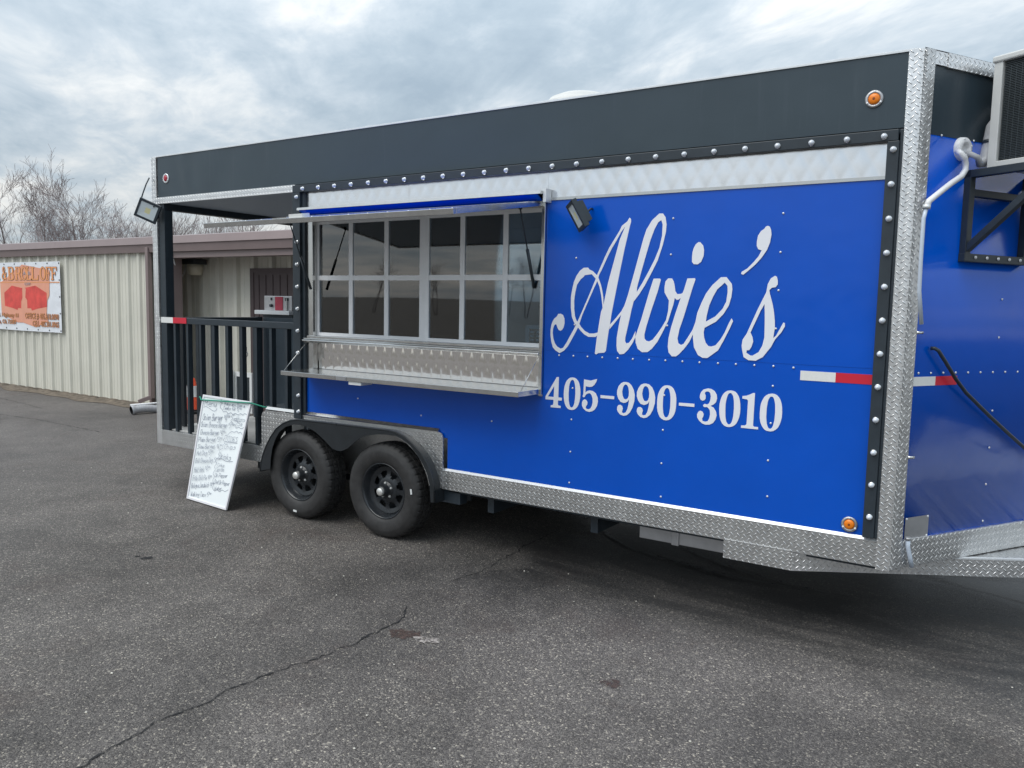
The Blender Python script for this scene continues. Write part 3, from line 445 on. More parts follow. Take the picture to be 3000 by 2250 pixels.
for i in range(230):
    x, y = random.uniform(-2, 8), random.uniform(-3.4, 0.1); r = random.choice([0.003]*5+[0.0045, 0.007])
    b = pb.add([(x+r*random.uniform(.7,1.3)*dx, y+r*random.uniform(.7,1.3)*dy, r*0.55+r*0.75*dz) for dx, dy, dz in ((1,0,0),(0,1,0),(-1,0,0),(0,-1,0),(0,0,1),(0,0,-1))])
    for q in ((0,1,4),(1,2,4),(2,3,4),(3,0,4),(1,0,5),(2,1,5),(3,2,5),(0,3,5)): pb.face([b+i for i in q])
tag(pb.build('loose_gravel', 'pebble'), kind='stuff', label='scattered pale grit on the asphalt', cat='gravel')

# ================================================================== METAL BUILDING
bld = thing('metal_building', (-8.5, 3.06, 0), 'low cream ribbed metal building with brown gutter and open bay behind the trailer', 'building')
def ribbed(x0, x1, y, z0, z1, mt, per=0.305, ph=0.0, dep=0.034, minor=True, name='wall_sheet'):
    prof = []
    k0 = math.floor((x0-ph)/per)-1
    knots = []
    k = k0
    while True:
        c = ph+k*per
        if c-0.06 > x1: break
        for dx, h in ((-0.052,0),(-0.030,1),(0.030,1),(0.052,0)): knots.append((c+dx, h*dep))
        if minor:
            for mxx in (0.105, 0.20):
                for dx, h in ((-0.014,0),(-0.006,1),(0.006,1),(0.014,0)): knots.append((c+mxx*per/0.305+dx, h*0.007))
        k += 1
    def ev(x):
        for (a, ha), (b, hb) in zip(knots, knots[1:]):
            if a <= x <= b: return ha+(hb-ha)*(x-a)/(b-a+1e-9)
        return 0
    pr = [(x0, ev(x0))]+[(x, h) for x, h in knots if x0 < x < x1]+[(x1, ev(x1))]
    m = MB(); b = m.add([(x, y-h, z0) for x, h in pr]+[(x, y-h, z1) for x, h in pr]); n = len(pr)
    for i in range(n-1): m.face((b+i, b+i+1, b+n+i+1, b+n+i))
    return m.build(name, mt, bld)
xs = -14.0
while xs < -5.0:
    x1 = min(xs+0.915, -4.96); ribbed(xs, x1, 3.06, 0.055, 2.49, 'wall_beige', ph=-4.902-0.002); xs += 0.915
MB().box(-14.2, -4.93, 3.065, 3.2, 0, 2.49).build('backing_wall', 'bay_beige', bld)
MB().box(-14.2, -4.9, 3.0, 3.068, 0.0, 0.055).build('footing', 'dirt', bld)
# mud splash along the wall foot
md = MB()
def mudf(u, v):
    x = -14+9.6*u; y = 3.02-(0.02+0.30*v*(0.7+0.6*noise.noise((x*1.3, 0, 0)))); return (x, y, 0.006+0.05*(1-v)**2*(0.8+0.5*noise.noise((x*3, v*3, 1)))*(1 if v < 0.98 else 0))
md.grid(mudf, 120, 6); md.build('mud_strip', 'dirt', asphalt)
sw = MB(); sw.lathe([(0, -0.008), (0.007, -0.006), (0.010, 0), (0, 0)], (0, 0, 0), (0, 1, 0), 6); swm, swc = sw.mesh('wall_screw', ['plain_aluminium'])
for zr in (0.10, 0.78, 1.42, 1.95):
    for k in range(18 if zr < 0.2 else 14):
        x = -4.902-0.002-0.305*(k*(1 if zr < 0.2 else 1.0))-0.075
        if x > -9.9: place('wall_screw', swm, (x, 3.055, zr+0.01*math.sin(k*3.3)), bld)
# corner trim, downspout, jambs
MB().box(-4.96, -4.90, 3.01, 3.07, 0.05, 2.49).build('corner_trim', 'trim_brown', bld, bevel=0.003)
ds = MB(); ds.box(-4.90, -4.83, 2.955, 3.025, 0.16, 2.50)
ds.bar((-4.865, 2.98, 0.18), (-4.98, 2.84, 0.11), 0.07, 0.06); ds.build('downspout', 'trim_brown', bld, bevel=0.004)
ribbed(-4.83, -4.47, 3.06, 0.03, 2.42, 'wall_beige', ph=-4.6)
MB().box(-4.83, -4.47, 3.065, 3.2, 0, 2.42).build('backing_wall', 'bay_beige', bld)
MB().box(-4.47, -4.375, 3.02, 3.235, 0.0, 2.42).build('bay_post', 'trim_brown', bld, bevel=0.003)
MB().box(2.0, 2.12, 3.02, 3.235, 0.0, 2.42).build('bay_post', 'trim_brown', bld, bevel=0.003)
MB().box(-4.47, 2.12, 3.03, 3.20, 2.335, 2.42).build('bay_header', 'trim_brown', bld)
# gutter / fascia (profile extruded along x) in lengths
for gx0, gx1 in ((-14.3, -7.55), (-7.548, -1.2), (-1.198, 5.5)):
    g = MB(); pr = [(3.05, 2.425), (2.985, 2.425), (2.965, 2.535), (2.945, 2.545), (2.985, 2.655), (3.05, 2.672), (3.4, 2.69)]
    b = g.add([(gx0, y, z) for y, z in pr]+[(gx1, y, z) for y, z in pr]); n = len(pr)
    for i in range(n-1): g.face((b+i, b+i+1, b+n+i+1, b+n+i)[::-1])
    g.build('gutter', 'trim_brown', bld)
MB().box(-14.3, 5.5, 3.06, 8.0, 2.44, 2.665).build('roof', 'trim_brown', bld)
# bay: ribbed back wall, ceiling, door
YB = 3.75
for bx in range(5): ribbed(-6.1+bx*0.9, -6.1+bx*0.9+0.9, YB, 0.02, 2.42, 'bay_beige', per=0.41, ph=-5.35, dep=0.06)
ribbed(-1.6, 2.1, YB, 0.02, 2.42, 'bay_beige', per=0.41, ph=-5.35, dep=0.06)
MB().box(-6.2, 2.2, YB+0.02, YB+0.12, 0, 2.43).build('backing_wall', 'bay_beige', bld)
dr = MB(); dr.box(-3.25, -2.0, YB-0.075, YB-0.045, 0.0, 2.14)
for i in range(8): dr.box(-3.18+i*0.155, -3.13+i*0.155, YB-0.085, YB-0.075, 0.05, 2.10)
dr.build('bay_door', 'door_brown', bld)
fr = MB(); fr.box(-3.33, -3.25, YB-0.085, YB-0.03, 0, 2.2); fr.box(-2.0, -1.92, YB-0.085, YB-0.03, 0, 2.2); fr.box(-3.25, -2.0, YB-0.085, YB-0.03, 2.14, 2.2); fr.build('door_frame', 'door_brown', bld)
# wall lamp in the bay
lm = thing('wall_lamp', (-4.55, 3.65, 2.28), 'dark hooded wall lamp with cream jar under the bay ceiling', 'lamp')
h = MB(); h.box(-4.70, -4.38, 3.44, 3.69, 2.265, 2.35); h.box(-4.78, -4.70, 3.52, 3.69, 2.285, 2.335); h.build('lamp_hood', 'wall_lamp_dark', lm, bevel=0.012)
MB().lathe([(0.0, -0.17), (0.095, -0.165), (0.11, -0.1), (0.125, 0.0), (0.0, 0.0)], (-4.52, 3.57, 2.265), (0, 0, 1), 20).build('lamp_jar', 'wall_lamp_jar', lm)
wr = [(-5.00+(-0.30)*t_, 3.10+0.74*0, 2.36) for t_ in (0,)]
p0, p1 = Vector((-4.33, 3.05, 2.37)), Vector((-4.72, 3.55, 2.29))
wl = MB(); wl.tube([p0.lerp(p1, i/14)+Vector((0, 0, -0.34*4*(i/14)*(1-i/14)*0.8)) for i in range(15)], 0.011, 6); wl.build('lamp_cable', 'pvc', lm)
MB().box(-4.42, -4.30, 2.99, 3.03, 2.33, 2.40).build('junction_box', 'plain_aluminium', lm, bevel=0.004)

# banner on the wall
bn = thing('wall_banner', (-8.9, 3.0, 1.1), 'white vinyl banner with orange letters and two red dumpsters screwed to cream wall', 'banner')
def bz(x, z): return 2.9985 + 0.0004*noise.noise((x*3, z*1.1, 0))
BX0, BX1, BZ0, BZ1 = -10.32, -7.485, 1.09, 2.322
cl_ = MB(); cl_.grid(lambda u, v: (BX0+(BX1-BX0)*u, bz(BX0+(BX1-BX0)*u, BZ0+(BZ1-BZ0)*v)+0.004, BZ0+(BZ1-BZ0)*v - 0.02*math.sin(u*math.pi)*(1-v)*0.3), 60, 20)
cl_.build('banner_sheet', 'banner_cloth', bn)
def bprint(loops, name, mt, off):
    m = MB(); m.poly(loops, lambda x, z: (x, 2.998-off, z)); return m.build(name, mt, bn)
bprint([PEACH], 'print_shape', 'print_peach', 0.001)
for d in DUMP: bprint([d], 'print_dumpster', 'print_red', 0.0022)
(a0, zl), (a1, zr) = BLINE
bprint([[(BX0+0.02, zl-0.008), (BX1-0.01, zr-0.008), (BX1-0.01, zr+0.008), (BX0+0.02, zl+0.008)]], 'print_rule', 'print_orange', 0.003)
def rct(x0, x1, y0, y1): return [(x0, y0), (x1, y0), (x1, y1), (x0, y1)]
def oval(cx, cy, rx, ry, n=24): return [(cx+rx*math.cos(2*math.pi*i/n), cy+ry*math.sin(2*math.pi*i/n)) for i in range(n)]
GL = {
 'L': [[rct(.0,.42,.92,1)], [rct(.10,.32,.0,.94)], [[(.0,0),(.95,0),(1.0,.34),(.9,.34),(.78,.10),(.0,.09)]]],
 'F': [[rct(.0,.42,.0,.08)], [rct(.10,.34,.06,.94)], [[(.0,.91),(.80,.91),(.9,.70),(1.0,.70),(.97,1),(.0,1)]], [[(.3,.46),(.62,.46),(.66,.36),(.74,.36),(.74,.64),(.66,.64),(.62,.55),(.3,.55)]]],
 'O': [[oval(.5,.5,.5,.51), oval(.5,.5,.24,.42)]],
 'B': [[rct(.08,.32,.0,1)], [rct(.0,.1,.0,.07)], [rct(.0,.1,.93,1)], [[(.3,.92),(.55,.92),(.66,.84),(.66,.62),(.55,.54),(.3,.54),(.3,.47),(.6,.47),(.72,.38),(.72,.16),(.6,.08),(.3,.08),(.3,0),(.7,0),(.95,.1),(.99,.28),(.9,.45),(.76,.51),(.88,.6),(.92,.76),(.84,.93),(.62,1),(.3,1)]]],
 'R': [[rct(.08,.30,.0,1)], [rct(.0,.4,.0,.07)], [rct(.0,.1,.93,1)], [[(.28,.92),(.52,.92),(.62,.84),(.62,.60),(.52,.53),(.28,.53),(.28,.45),(.5,.45),(.75,.0),(1.05,.0),(1.05,.07),(.92,.1),(.72,.48),(.86,.58),(.9,.74),(.82,.92),(.6,1),(.28,1)]]],
 'A': [[[(.0,0),(.36,0),(.36,.07),(.24,.09),(.48,.78),(.56,.78),(.46,1),(.40,1),(.08,.09),(.0,.07)]], [[(.46,1),(.40,.84),(.66,.09),(.55,.07),(.55,0),(1,0),(1,.07),(.92,.09),(.56,1)]], [rct(.24,.7,.28,.36)]],
 '&': [[oval(.42,.78,.26,.22), oval(.44,.78,.10,.13)], [oval(.40,.27,.38,.28), oval(.38,.27,.17,.18)], [[(.26,.62),(.42,.70),(1.0,.05),(.98,0),(.80,0)]], [[(.72,.30),(.86,.26),(.98,.50),(1.0,.56),(.74,.56),(.74,.50),(.86,.48)]]],
}
for ci, (ch, (x0, z0), (x1, z1)) in enumerate(BLET):
    for lay, (mt, grow) in enumerate((('print_dark', 0.006), ('print_orange', 0.0))):
        m = MB()
        for pi_, lps in enumerate(GL[ch]):
            LL = []
            for li, lp in enumerate(lps):
                pts = [(x0+(x1-x0)*px, z0+(z1-z0)*pz) for px, pz in lp]
                cxm = sum(p[0] for p in pts)/len(pts); czm = sum(p[1] for p in pts)/len(pts)
                if grow:
                    g_ = grow*(1 if li == 0 else -1); q = []
                    mx0 = max(abs(p[0]-cxm) for p in pts); mz0 = max(abs(p[1]-czm) for p in pts)
                    for p in pts: q.append((p[0]+g_*(p[0]-cxm)/mx0, p[1]+g_*(p[1]-czm)/mz0))
                    pts = q
                LL.append(pts)
            m.poly(LL, lambda x, z: (x, 2.9945-lay*0.0025-pi_*0.0004, z))
        m.build('banner_letter', mt, bn)
def text_mesh(body, x0, x1, z0, z1, y, mt, name, parent, bold=0.0):
    cu_ = bpy.data.curves.new('t', 'FONT'); cu_.body = body; cu_.size = 1; cu_.offset = bold; cu_.resolution_u = 2
    o = bpy.data.objects.new('t', cu_); col.objects.link(o)
    dg = bpy.context.evaluated_depsgraph_get(); me = bpy.data.meshes.new_from_object(o.evaluated_get(dg))
    vs = [v.co.copy() for v in me.vertices]; fs = [tuple(p.vertices) for p in me.polygons]
    bpy.data.objects.remove(o); bpy.data.curves.remove(cu_); bpy.data.meshes.remove(me)
    ax0, ax1 = min(v.x for v in vs), max(v.x for v in vs); ay0, ay1 = min(v.y for v in vs), max(v.y for v in vs)
    m = MB(); b = m.add([(x0+(v.x-ax0)/(ax1-ax0)*(x1-x0), y, z0+(v.y-ay0)/(ay1-ay0)*(z1-z0)) for v in vs])
    for f in fs: m.face([b+i for i in f])
    return m.build(name, mt, parent)
for t_, (x0, z0), (x1, z1) in BTXT:
    if t_ in ('OFF', 'A B'): (tag(text_mesh(t_, x0, x1, z0, z1, 2.9885, 'print_grey', 'banner_text', bn, 0.02), kind='stuff')); continue
    text_mesh(t_, x0, x1, z0, z1, 2.9935, 'print_dark', 'banner_text', bn, 0.045); text_mesh(t_, x0+.004, x1-.004, z0+.004, z1-.004, 2.991, 'print_orange', 'banner_text', bn, 0.0)
scr = MB(); scr.lathe([(0, -0.012), (0.012, -0.010), (0.018, 0), (0, 0)], (0, 0, 0), (0, 1, 0), 8); sme, sc_c = scr.mesh('banner_screw', ['black_metal'])
for i in range(8): place('banner_screw', sme, (BX1-0.03-i*0.385, 3.0, BZ1-0.03), bn); place('banner_screw', sme, (BX1-0.03-i*0.385, 3.0, BZ0+0.03), bn)
for i in range(1, 4): place('banner_screw', sme, (BX1-0.03, 3.0, BZ1-0.03-i*0.29), bn)

# drain hose and conduit left lying by the downspout
hs = MB(); P0, P1 = Vector((-4.46, 2.40, 0.062)), Vector((-4.30, 3.00, 0.075)); pts = []; rr = []
for i in range(41):
    t_ = i/40; pts.append(P0.lerp(P1, t_)+Vector((0, 0.03*math.sin(t_*5), 0.01*math.sin(t_*7)))); rr.append(0.055+0.006*(i % 2)+(0.012 if i < 3 else 0))
hs.tube(pts, rr, 16, caps=False); inner = [r-0.008 for r in rr]; hs.tube(pts, inner, 16, m=1, caps=False)
tag(hs.build('drain_hose', ['duct_grey', 'crack_dark']), 'short grey ribbed drain hose with open end lying at wall corner', 'hose')
cd = MB(); cd.tube([(-4.52, 2.42, 0.135), (-4.36, 2.75, 0.150), (-4.15, 3.02, 0.155)], 0.013, 8); tag(cd.build('conduit_pipe', 'pvc'), 'thin white plastic pipe lying on top of grey drain hose', 'pipe')

# traffic cone in the bay
tcn = thing('traffic_cone', (-3.99, 3.10, 0), 'orange traffic cone with white collar seen between porch balusters', 'traffic cone')
MB().lathe([(0.155, 0.045), (0.045, 0.50), (0.02, 0.515), (0.0, 0.515)], (-3.99, 3.10, 0.02), (0, 0, 1), 24).build('cone_body', 'cone_orange', tcn)
MB().lathe([(0.1125, 0.23), (0.0725, 0.395)], (-3.99, 3.10, 0.02), (0, 0, 1), 24).build('reflective_collar', 'cone_white', tcn)
cbm = MB(); cbm.box(-4.17, -3.81, 2.93, 3.27, 0.005, 0.045); cbm.box(-4.14, -3.84, 2.96, 3.24, 0.045, 0.065); cbm.build('cone_base', 'rubber', tcn, bevel=0.008)
# slotted shelf uprights and a white screen frame stored in the bay
for i, (x, hgt) in enumerate(((-4.15, 0.66), (-3.72, 0.64))):
    u = MB(); u.box(x, x+0.09 if i else x+0.035, YB-0.19, YB-0.16, 0.0, hgt)
    for k in range(6): u.box(x-0.012, x, YB-0.185, YB-0.165, 0.08+k*0.09, 0.11+k*0.09)
    tag(u.build('shelf_upright', 'white_plastic'), ('thin white notched shelf upright leaning in the bay', 'wider white notched shelf upright in the bay beside the screen')[i], 'shelf upright')
sf = thing('window_screen', (-3.4, YB-0.12, 0), 'white framed window screen standing against the bay wall', 'window screen')
q = MB(); q.box(-3.66, -3.61, YB-0.14, YB-0.10, 0, 0.62); q.box(-3.30, -3.25, YB-0.14, YB-0.10, 0, 0.62); q.box(-3.61, -3.30, YB-0.14, YB-0.10, 0.55, 0.62); q.box(-3.61, -3.30, YB-0.14, YB-0.10, 0, 0.06); q.build('screen_frame', 'white_plastic', sf)
MB().box(-3.61, -3.30, YB-0.125, YB-0.118, 0.06, 0.55).build('screen_mesh', 'unit_dark', sf)

# ================================================================== TREES
def grow(segs, p, d, ln, r, lv, mx, spread, up, first=2):
    k = 8 if lv == 0 else (4 if lv == 1 else 3); st = ln/k; pts = [p]; rs = [r]
    for i in range(k):
        j_ = 0.07 if lv == 0 else 0.13
        d = (d + Vector((random.gauss(0, j_), random.gauss(0, j_), random.gauss(0, .05)+up))).normalized(); p = p + d*st
        pts.append(p); rs.append(max(0.0035, r*(1-0.75*(i+1)/k)))
        if lv < mx and i >= (first if lv == 0 else 0):
            for _ in range(random.choice((1, 2)) if lv == 0 else (2 if lv == 1 else random.choice((1, 1, 2)))):
                a = random.uniform(0, 2*math.pi); s_ = d.orthogonal().normalized(); s_.rotate(Matrix.Rotation(a, 3, d))
                nd = (d*math.cos(spread)+s_*math.sin(spread)*random.uniform(.6, 1.25)).normalized()
                f = random.uniform(.26, .42)*(1.15-0.5*i/k) if lv == 0 else random.uniform(.42, .68)
                grow(segs, p, nd, ln*f, rs[-1]*random.uniform(.45, .65), lv+1, mx, spread*0.97, up)
    segs.append((pts, rs, lv))
def tree(x, y, top, kind, label, seed, group='bare trees behind the metal building'):
    random.seed(seed); segs = []
    if kind == 'tall': grow(segs, Vector((x, y, 0)), Vector((random.gauss(0, .06), 0, 1)), top*0.95, 0.058*top/6, 0, 4, R_(28), 0.055, 4)
    elif kind == 'spread':
        for q in range(2): grow(segs, Vector((x+0.2*q, y, 0)), Vector((random.gauss(0, .16)+(0.12 if q else -0.12), 0, 1)), top*random.uniform(.8, .95), 0.046*top/5, 0, 3, R_(35), 0.04, 3)
    else:
        for _ in range(4): grow(segs, Vector((x+random.gauss(0, .4), y+random.gauss(0, .4), 0)), Vector((random.gauss(0, .10), random.gauss(0, .1), 1)), top*random.uniform(.75, 1), 0.024, 0, 3, R_(24), 0.05, 3)
    zt = max(p.z for s in segs for p in s[0]); k = top/zt
    tr_ = thing('bare_tree', (x, y, 0), label, 'tree', group); A, B = MB(), MB()
    for pts, rs, lv in segs:
        pts = [Vector((x+(p.x-x)*k, y+(p.y-y)*k, p.z*k)) for p in pts]
        (A if lv == 0 else B).tube(pts, rs, 6 if lv == 0 else 3, smooth=lv < 2, caps=lv == 0)
    A.build('trunk', 'bark', tr_); B.build('crown', 'twig', tr_); return tr_
TL = 'bare slender tree with upright twigs rising behind the brown gutter'
SP = 'bare spreading tree with crooked limbs rising behind the brown gutter'
S1, S2, S3 = 'bare two-stemmed tree right beside the tallest bare tree', 'bare crooked tree just behind the tallest bare tree', 'bare crooked tree beyond the flood lamp corner of the porch'
SH = 'clump of thin bare saplings rising behind the bay roof'
trees = [tree(-22.9, 9.4, 5.55, 'spread', SP, 1), tree(-21.8, 9.0, 6.11, 'tall', 'tall bare tree with straight leader and high forks behind the banner wall', 2), tree(-20.3, 9.3, 5.73, 'tall', TL, 3), tree(-19.0, 8.8, 5.08, 'spread', S1, 4),
 tree(-17.7, 9.2, 6.20, 'tall', 'tallest bare tree with a broom of twigs standing out above its neighbours', 5), tree(-18.4, 9.9, 5.26, 'spread', S2, 6), tree(-16.3, 9.2, 4.61, 'spread', SP, 8), tree(-15.0, 9.0, 4.42, 'tall', TL, 9), tree(-20.9, 10.4, 4.70, 'spread', SP, 10),
 tree(-13.7, 9.1, 4.42, 'spread', S3, 11), tree(-12.6, 9.5, 4.4, 'sap', SH, 12), tree(-11.6, 9.0, 4.35, 'sap', SH, 13), tree(-10.6, 9.3, 4.3, 'sap', SH, 14), tree(-9.6, 9.0, 4.2, 'sap', SH, 15), tree(-8.6, 9.2, 4.1, 'sap', SH, 16), tree(-14.3, 10.2, 4.5, 'sap', SH, 17), tree(-16.9, 10.6, 4.7, 'sap', SH, 18)]
random.seed(40); bs = MB()
for i in range(260):
    x = random.uniform(-25, -8); y = random.uniform(8.6, 11.5); hgt = random.uniform(2.6, 3.4)*(1.05 if x < -15 else 1.0); p = Vector((x, y, 1.2)); d = Vector((random.gauss(0, .28), random.gauss(0, .15), 1)).normalized(); pts = [p]
    for k in range(4): d = (d+Vector((random.gauss(0, .14), random.gauss(0, .1), 0.02))).normalized(); pts.append(pts[-1]+d*(hgt-1.2)/4)
    bs.tube(pts, [0.011, 0.009, 0.007, 0.005, 0.003], 3, caps=False)
    for k in range(5):
        j = random.choice((1, 2, 3)); s_ = pts[j]; e = s_+Vector((random.gauss(0, .22), random.gauss(0, .2), random.uniform(.1, .5))); bs.tube([s_, (s_+e)/2+Vector((0, 0, .03)), e], [0.006, 0.005, 0.003], 3, caps=False)
tag(bs.build('brush_thicket', 'twig'), kind='stuff', label='grey bare brush tangled between the trees behind the building', cat='brush')
# bare trees across the field, opposite the trailer (seen mirrored in the serving windows)
def copy_tree(src, loc, rz, s, label, group):
    c = src.copy(); col.objects.link(c); c.location = loc; c.rotation_euler.z = rz; c.scale = (s, s, s); c['label'] = label; c['group'] = group
    for ch in src.children:
        d = ch.copy(); col.objects.link(d); d.parent = c
for i, (src, x, y, s) in enumerate(((3, -12.0, -50, 1.1), (4, -20.0, -52, 0.9), (5, -27.0, -49, 1.0), (0, -5.5, -52, 1.0), (8, -37, -50, 1.1), (2, -32, -54, 0.9), (1, 2, -52, 0.9), (9, -46, -52, 1.2))):
    copy_tree(trees[src], (x, y, fz(x, y)-0.1), i*1.3, s, 'bare tree across the field mirrored in the serving window', 'trees across the field')
# ================================================================== FOOD TRAILER
TR = thing('food_trailer', (3.0, 1.22, 0), 'blue food trailer with charcoal top band, open serving hatch and tread plate trim', 'food trailer')
TW = 2.44
def part(m, name, mats, uv=False, bevel=0, parent=TR): return m.build(name, mats, parent, uv, bevel)
# nose plan
K_ = Vector((6.15, 0, 0)); T_ = Vector((0.507, 0.862, 0)); N_ = Vector((0.862, -0.507, 0))
def nose_pts():
    pts = [K_ + T_*(0.95*i/8) for i in range(9)]
    a = pts[-1]; b = Vector((6.765, 1.22, 0)); c1 = a+T_*0.19; c2 = b-Vector((0, 0.24, 0))
    for i in range(1, 9):
        t = i/8; pts.append(a*(1-t)**3+c1*3*t*(1-t)**2+c2*3*t*t*(1-t)+b*t**3)
    half = list(pts); pts += [Vector((p.x, TW-p.y, 0)) for p in reversed(half[:-1])]
    return pts
NP = nose_pts(); cum = [0]
for a, b in zip(NP, NP[1:]): cum.append(cum[-1]+(b-a).length)
NL = cum[-1]
def nose(t, s=0.0):
    t = min(max(t, 0), NL)
    for i in range(len(NP)-1):
        if t <= cum[i+1]+1e-9:
            k = (t-cum[i])/(cum[i+1]-cum[i]); p = NP[i].lerp(NP[i+1], k)
            def nr(j):
                d = (NP[min(j+1, len(NP)-1)]-NP[max(j-1, 0)]).normalized(); return Vector((d.y, -d.x, 0))
            n = nr(i).lerp(nr(i+1), k).normalized(); return p + n*s, n
    return NP[-1], Vector((1, 0, 0))
def nosestrip(t0, t1, z0, z1, s0, s1, n=32):   # slab following the nose between offsets s0 (back) and s1 (front)
    m = MB(); b = 0
    for i in range(n+1):
        t = t0+(t1-t0)*i/n; p0, _ = nose(t, s0); p1, _ = nose(t, s1)
        m.add([(p1.x, p1.y, z0), (p1.x, p1.y, z1), (p0.x, p0.y, z1), (p0.x, p0.y, z0)])
    for i in range(n):
        o = i*4
        for j in range(4): m.face((o+j, o+4+j, o+4+(j+1) % 4, o+(j+1) % 4), 0, False)
    m.face((0, 1, 2, 3)); m.face((n*4+3, n*4+2, n*4+1, n*4)); return m

# --- shell
part(MB().slab([[(1.90, .80), (3.32, .80), (3.32, .56), (6.086, .56), (6.086, 1.447), (1.90, 1.447), ]][0:1] if False else [[(1.90, .80), (3.32, .80), (3.32, .56), (6.086, .56), (6.086, 1.447), (4.082, 1.447), (4.082, 1.172), (1.90, 1.172)]], XZh(0.0), 0.02), 'lower_side_panel', 'blue_paint')
LOWP = bpy.data.objects['lower_side_panel']; LOWP['label'] = 'lower blue side panel with white phone number'
UPP = part(MB().slab([[(4.082, 1.4475), (6.086, 1.4475), (6.086, 2.38), (4.082, 2.38)]], XZh(-0.0012), 0.02), 'upper_side_panel', 'blue_paint'); UPP['label'] = 'upper blue side panel with white script lettering'
band = MB(); nb = 90
def bandf(u, v):
    x, z = 0.02+6.066*u, 2.622+0.353*v
    dent = 0.0045*math.exp(-((x-0.42)/0.16)**2)*math.sin((x-0.3)*26+(z-2.6)*9)*(1-abs(v-.45)) + 0.0025*math.exp(-((x-0.9)/0.25)**2)*math.cos((x-.9)*9-(z-2.7)*6)
    return (x, -0.004+dent, z)
band.grid(bandf, 150, 10); band.box(0.02, 6.086, 0.006, 0.03, 2.60, 2.974)
part(band, 'roof_band', 'charcoal_paint')
part(MB().box(-0.06, 6.12, 0.0, TW, 2.9755, 2.990).poly([[(p.x, p.y) for p in NP]], lambda x, y: (x, y, 2.989)), 'roof', 'aluminium')
part(MB().box(-0.07, 6.09, -0.010, -0.002, 2.9752, 2.9835), 'roof_edge', 'aluminium')
sh_ = MB(); sh_.box(1.85, 6.15, TW-0.03, TW, 0.56, 2.97); part(sh_, 'far_side_wall', 'blue_paint')
part(MB().box(1.85, 1.88, 0.03, TW-0.03, 0.56, 2.97), 'cabin_rear_wall', 'cooker_dark')
part(MB().box(-0.06, 1.39, 0.012, TW, 0.40, 0.52).box(1.39, 3.32, 0.30, TW-0.30, 0.40, 0.52).box(3.32, 6.15, 0.02, TW, 0.42, 0.555), 'floor_frame', 'black_metal')
part(MB().box(-0.05, 1.85, 0.03, TW-0.03, 0.5202, 0.532), 'porch_floor', 'porch_floor')
part(MB().box(1.39, 3.32, 0.285, 0.30, 0.30, 0.86).box(1.39, 3.32, 0.03, 0.285, 0.845, 0.86), 'wheel_box', 'black_metal')
part(MB().box(1.39, 3.32, TW-0.30, TW-0.285, 0.30, 0.86).box(1.39, 3.32, TW-0.285, TW, 0.845, 0.86), 'wheel_box', 'black_metal')
# interior
itn = MB(); itn.box(1.885, 6.1, TW-0.05, TW-0.035, 0.56, 2.9); itn.box(1.885, 6.1, 0.03, TW-0.05, 2.86, 2.88); itn.box(1.885, 6.1, 0.30, TW-0.05, 0.562, 0.575); itn.box(6.09, 6.1, 0.03, TW-0.05, 0.57, 2.86); itn.box(1.8815, 1.8865, 0.03, TW-0.05, 0.56, 2.86)
part(itn, 'cabin_lining', 'interior')
ctr = MB(); ctr.box(1.90, 4.3, 0.10, 0.50, 1.415, 1.45); part(ctr, 'inside_counter', 'steel', bevel=0.004)
hd = MB(); hd.box(2.3, 4.6, 1.6, 2.35, 1.9, 2.4); hd.box(2.3, 5.6, 1.75, 2.37, 0.9, 1.05); part(hd, 'extractor_hood', 'interior', bevel=0.01)
# wall pieces round the serving opening
part(MB().box(1.91, 4.06, 0.022, 0.05, 2.335, 2.60).box(1.91, 4.06, 0.06, 0.09, 1.17, 1.40), 'opening_backing', 'plain_aluminium')
# --- quilted steel
def quilt(x0, x1, z0, z1, y, cw, chh, amp, name, mt, sub=9):
    m = MB(); nu = int((x1-x0)/cw*sub); nv = max(8, int((z1-z0)/chh*sub*1.6))
    def f(u, v):
        x, z = x0+(x1-x0)*u, z0+(z1-z0)*v; a, b = (x/cw+z/chh), (x/cw-z/chh)
        fa, fb = abs((a % 1)-0.5)*2, abs((b % 1)-0.5)*2; h_ = (1-max(fa, fb)**2.2) - 0.35*fa*fb + 0.05*noise.noise((x*9, 0, z*9))
        return (x, y-amp*h_, z)
    m.grid(f, nu, nv); return part(m, name, mt)
quilt(1.925, 2.95, 2.386, 2.556, 0.004, 0.10, 0.17, 0.0016, 'upper_quilted_panel', 'quilt_dull')
quilt(2.953, 4.085, 2.386, 2.556, 0.002, 0.10, 0.17, 0.0016, 'upper_quilted_panel', 'quilt_dull')
quilt(4.087, 6.02, 2.396, 2.556, 0.000, 0.10, 0.17, 0.0016, 'upper_quilted_panel', 'quilt_dull')
quilt(1.985, 4.055, 1.205, 1.405, 0.055, 0.088, 0.19, 0.0028, 'quilted_apron', 'steel_quilt', 10)
part(MB().box(4.09, 6.02, -0.007, -0.0015, 2.380, 2.397), 'quilt_trim', 'steel')
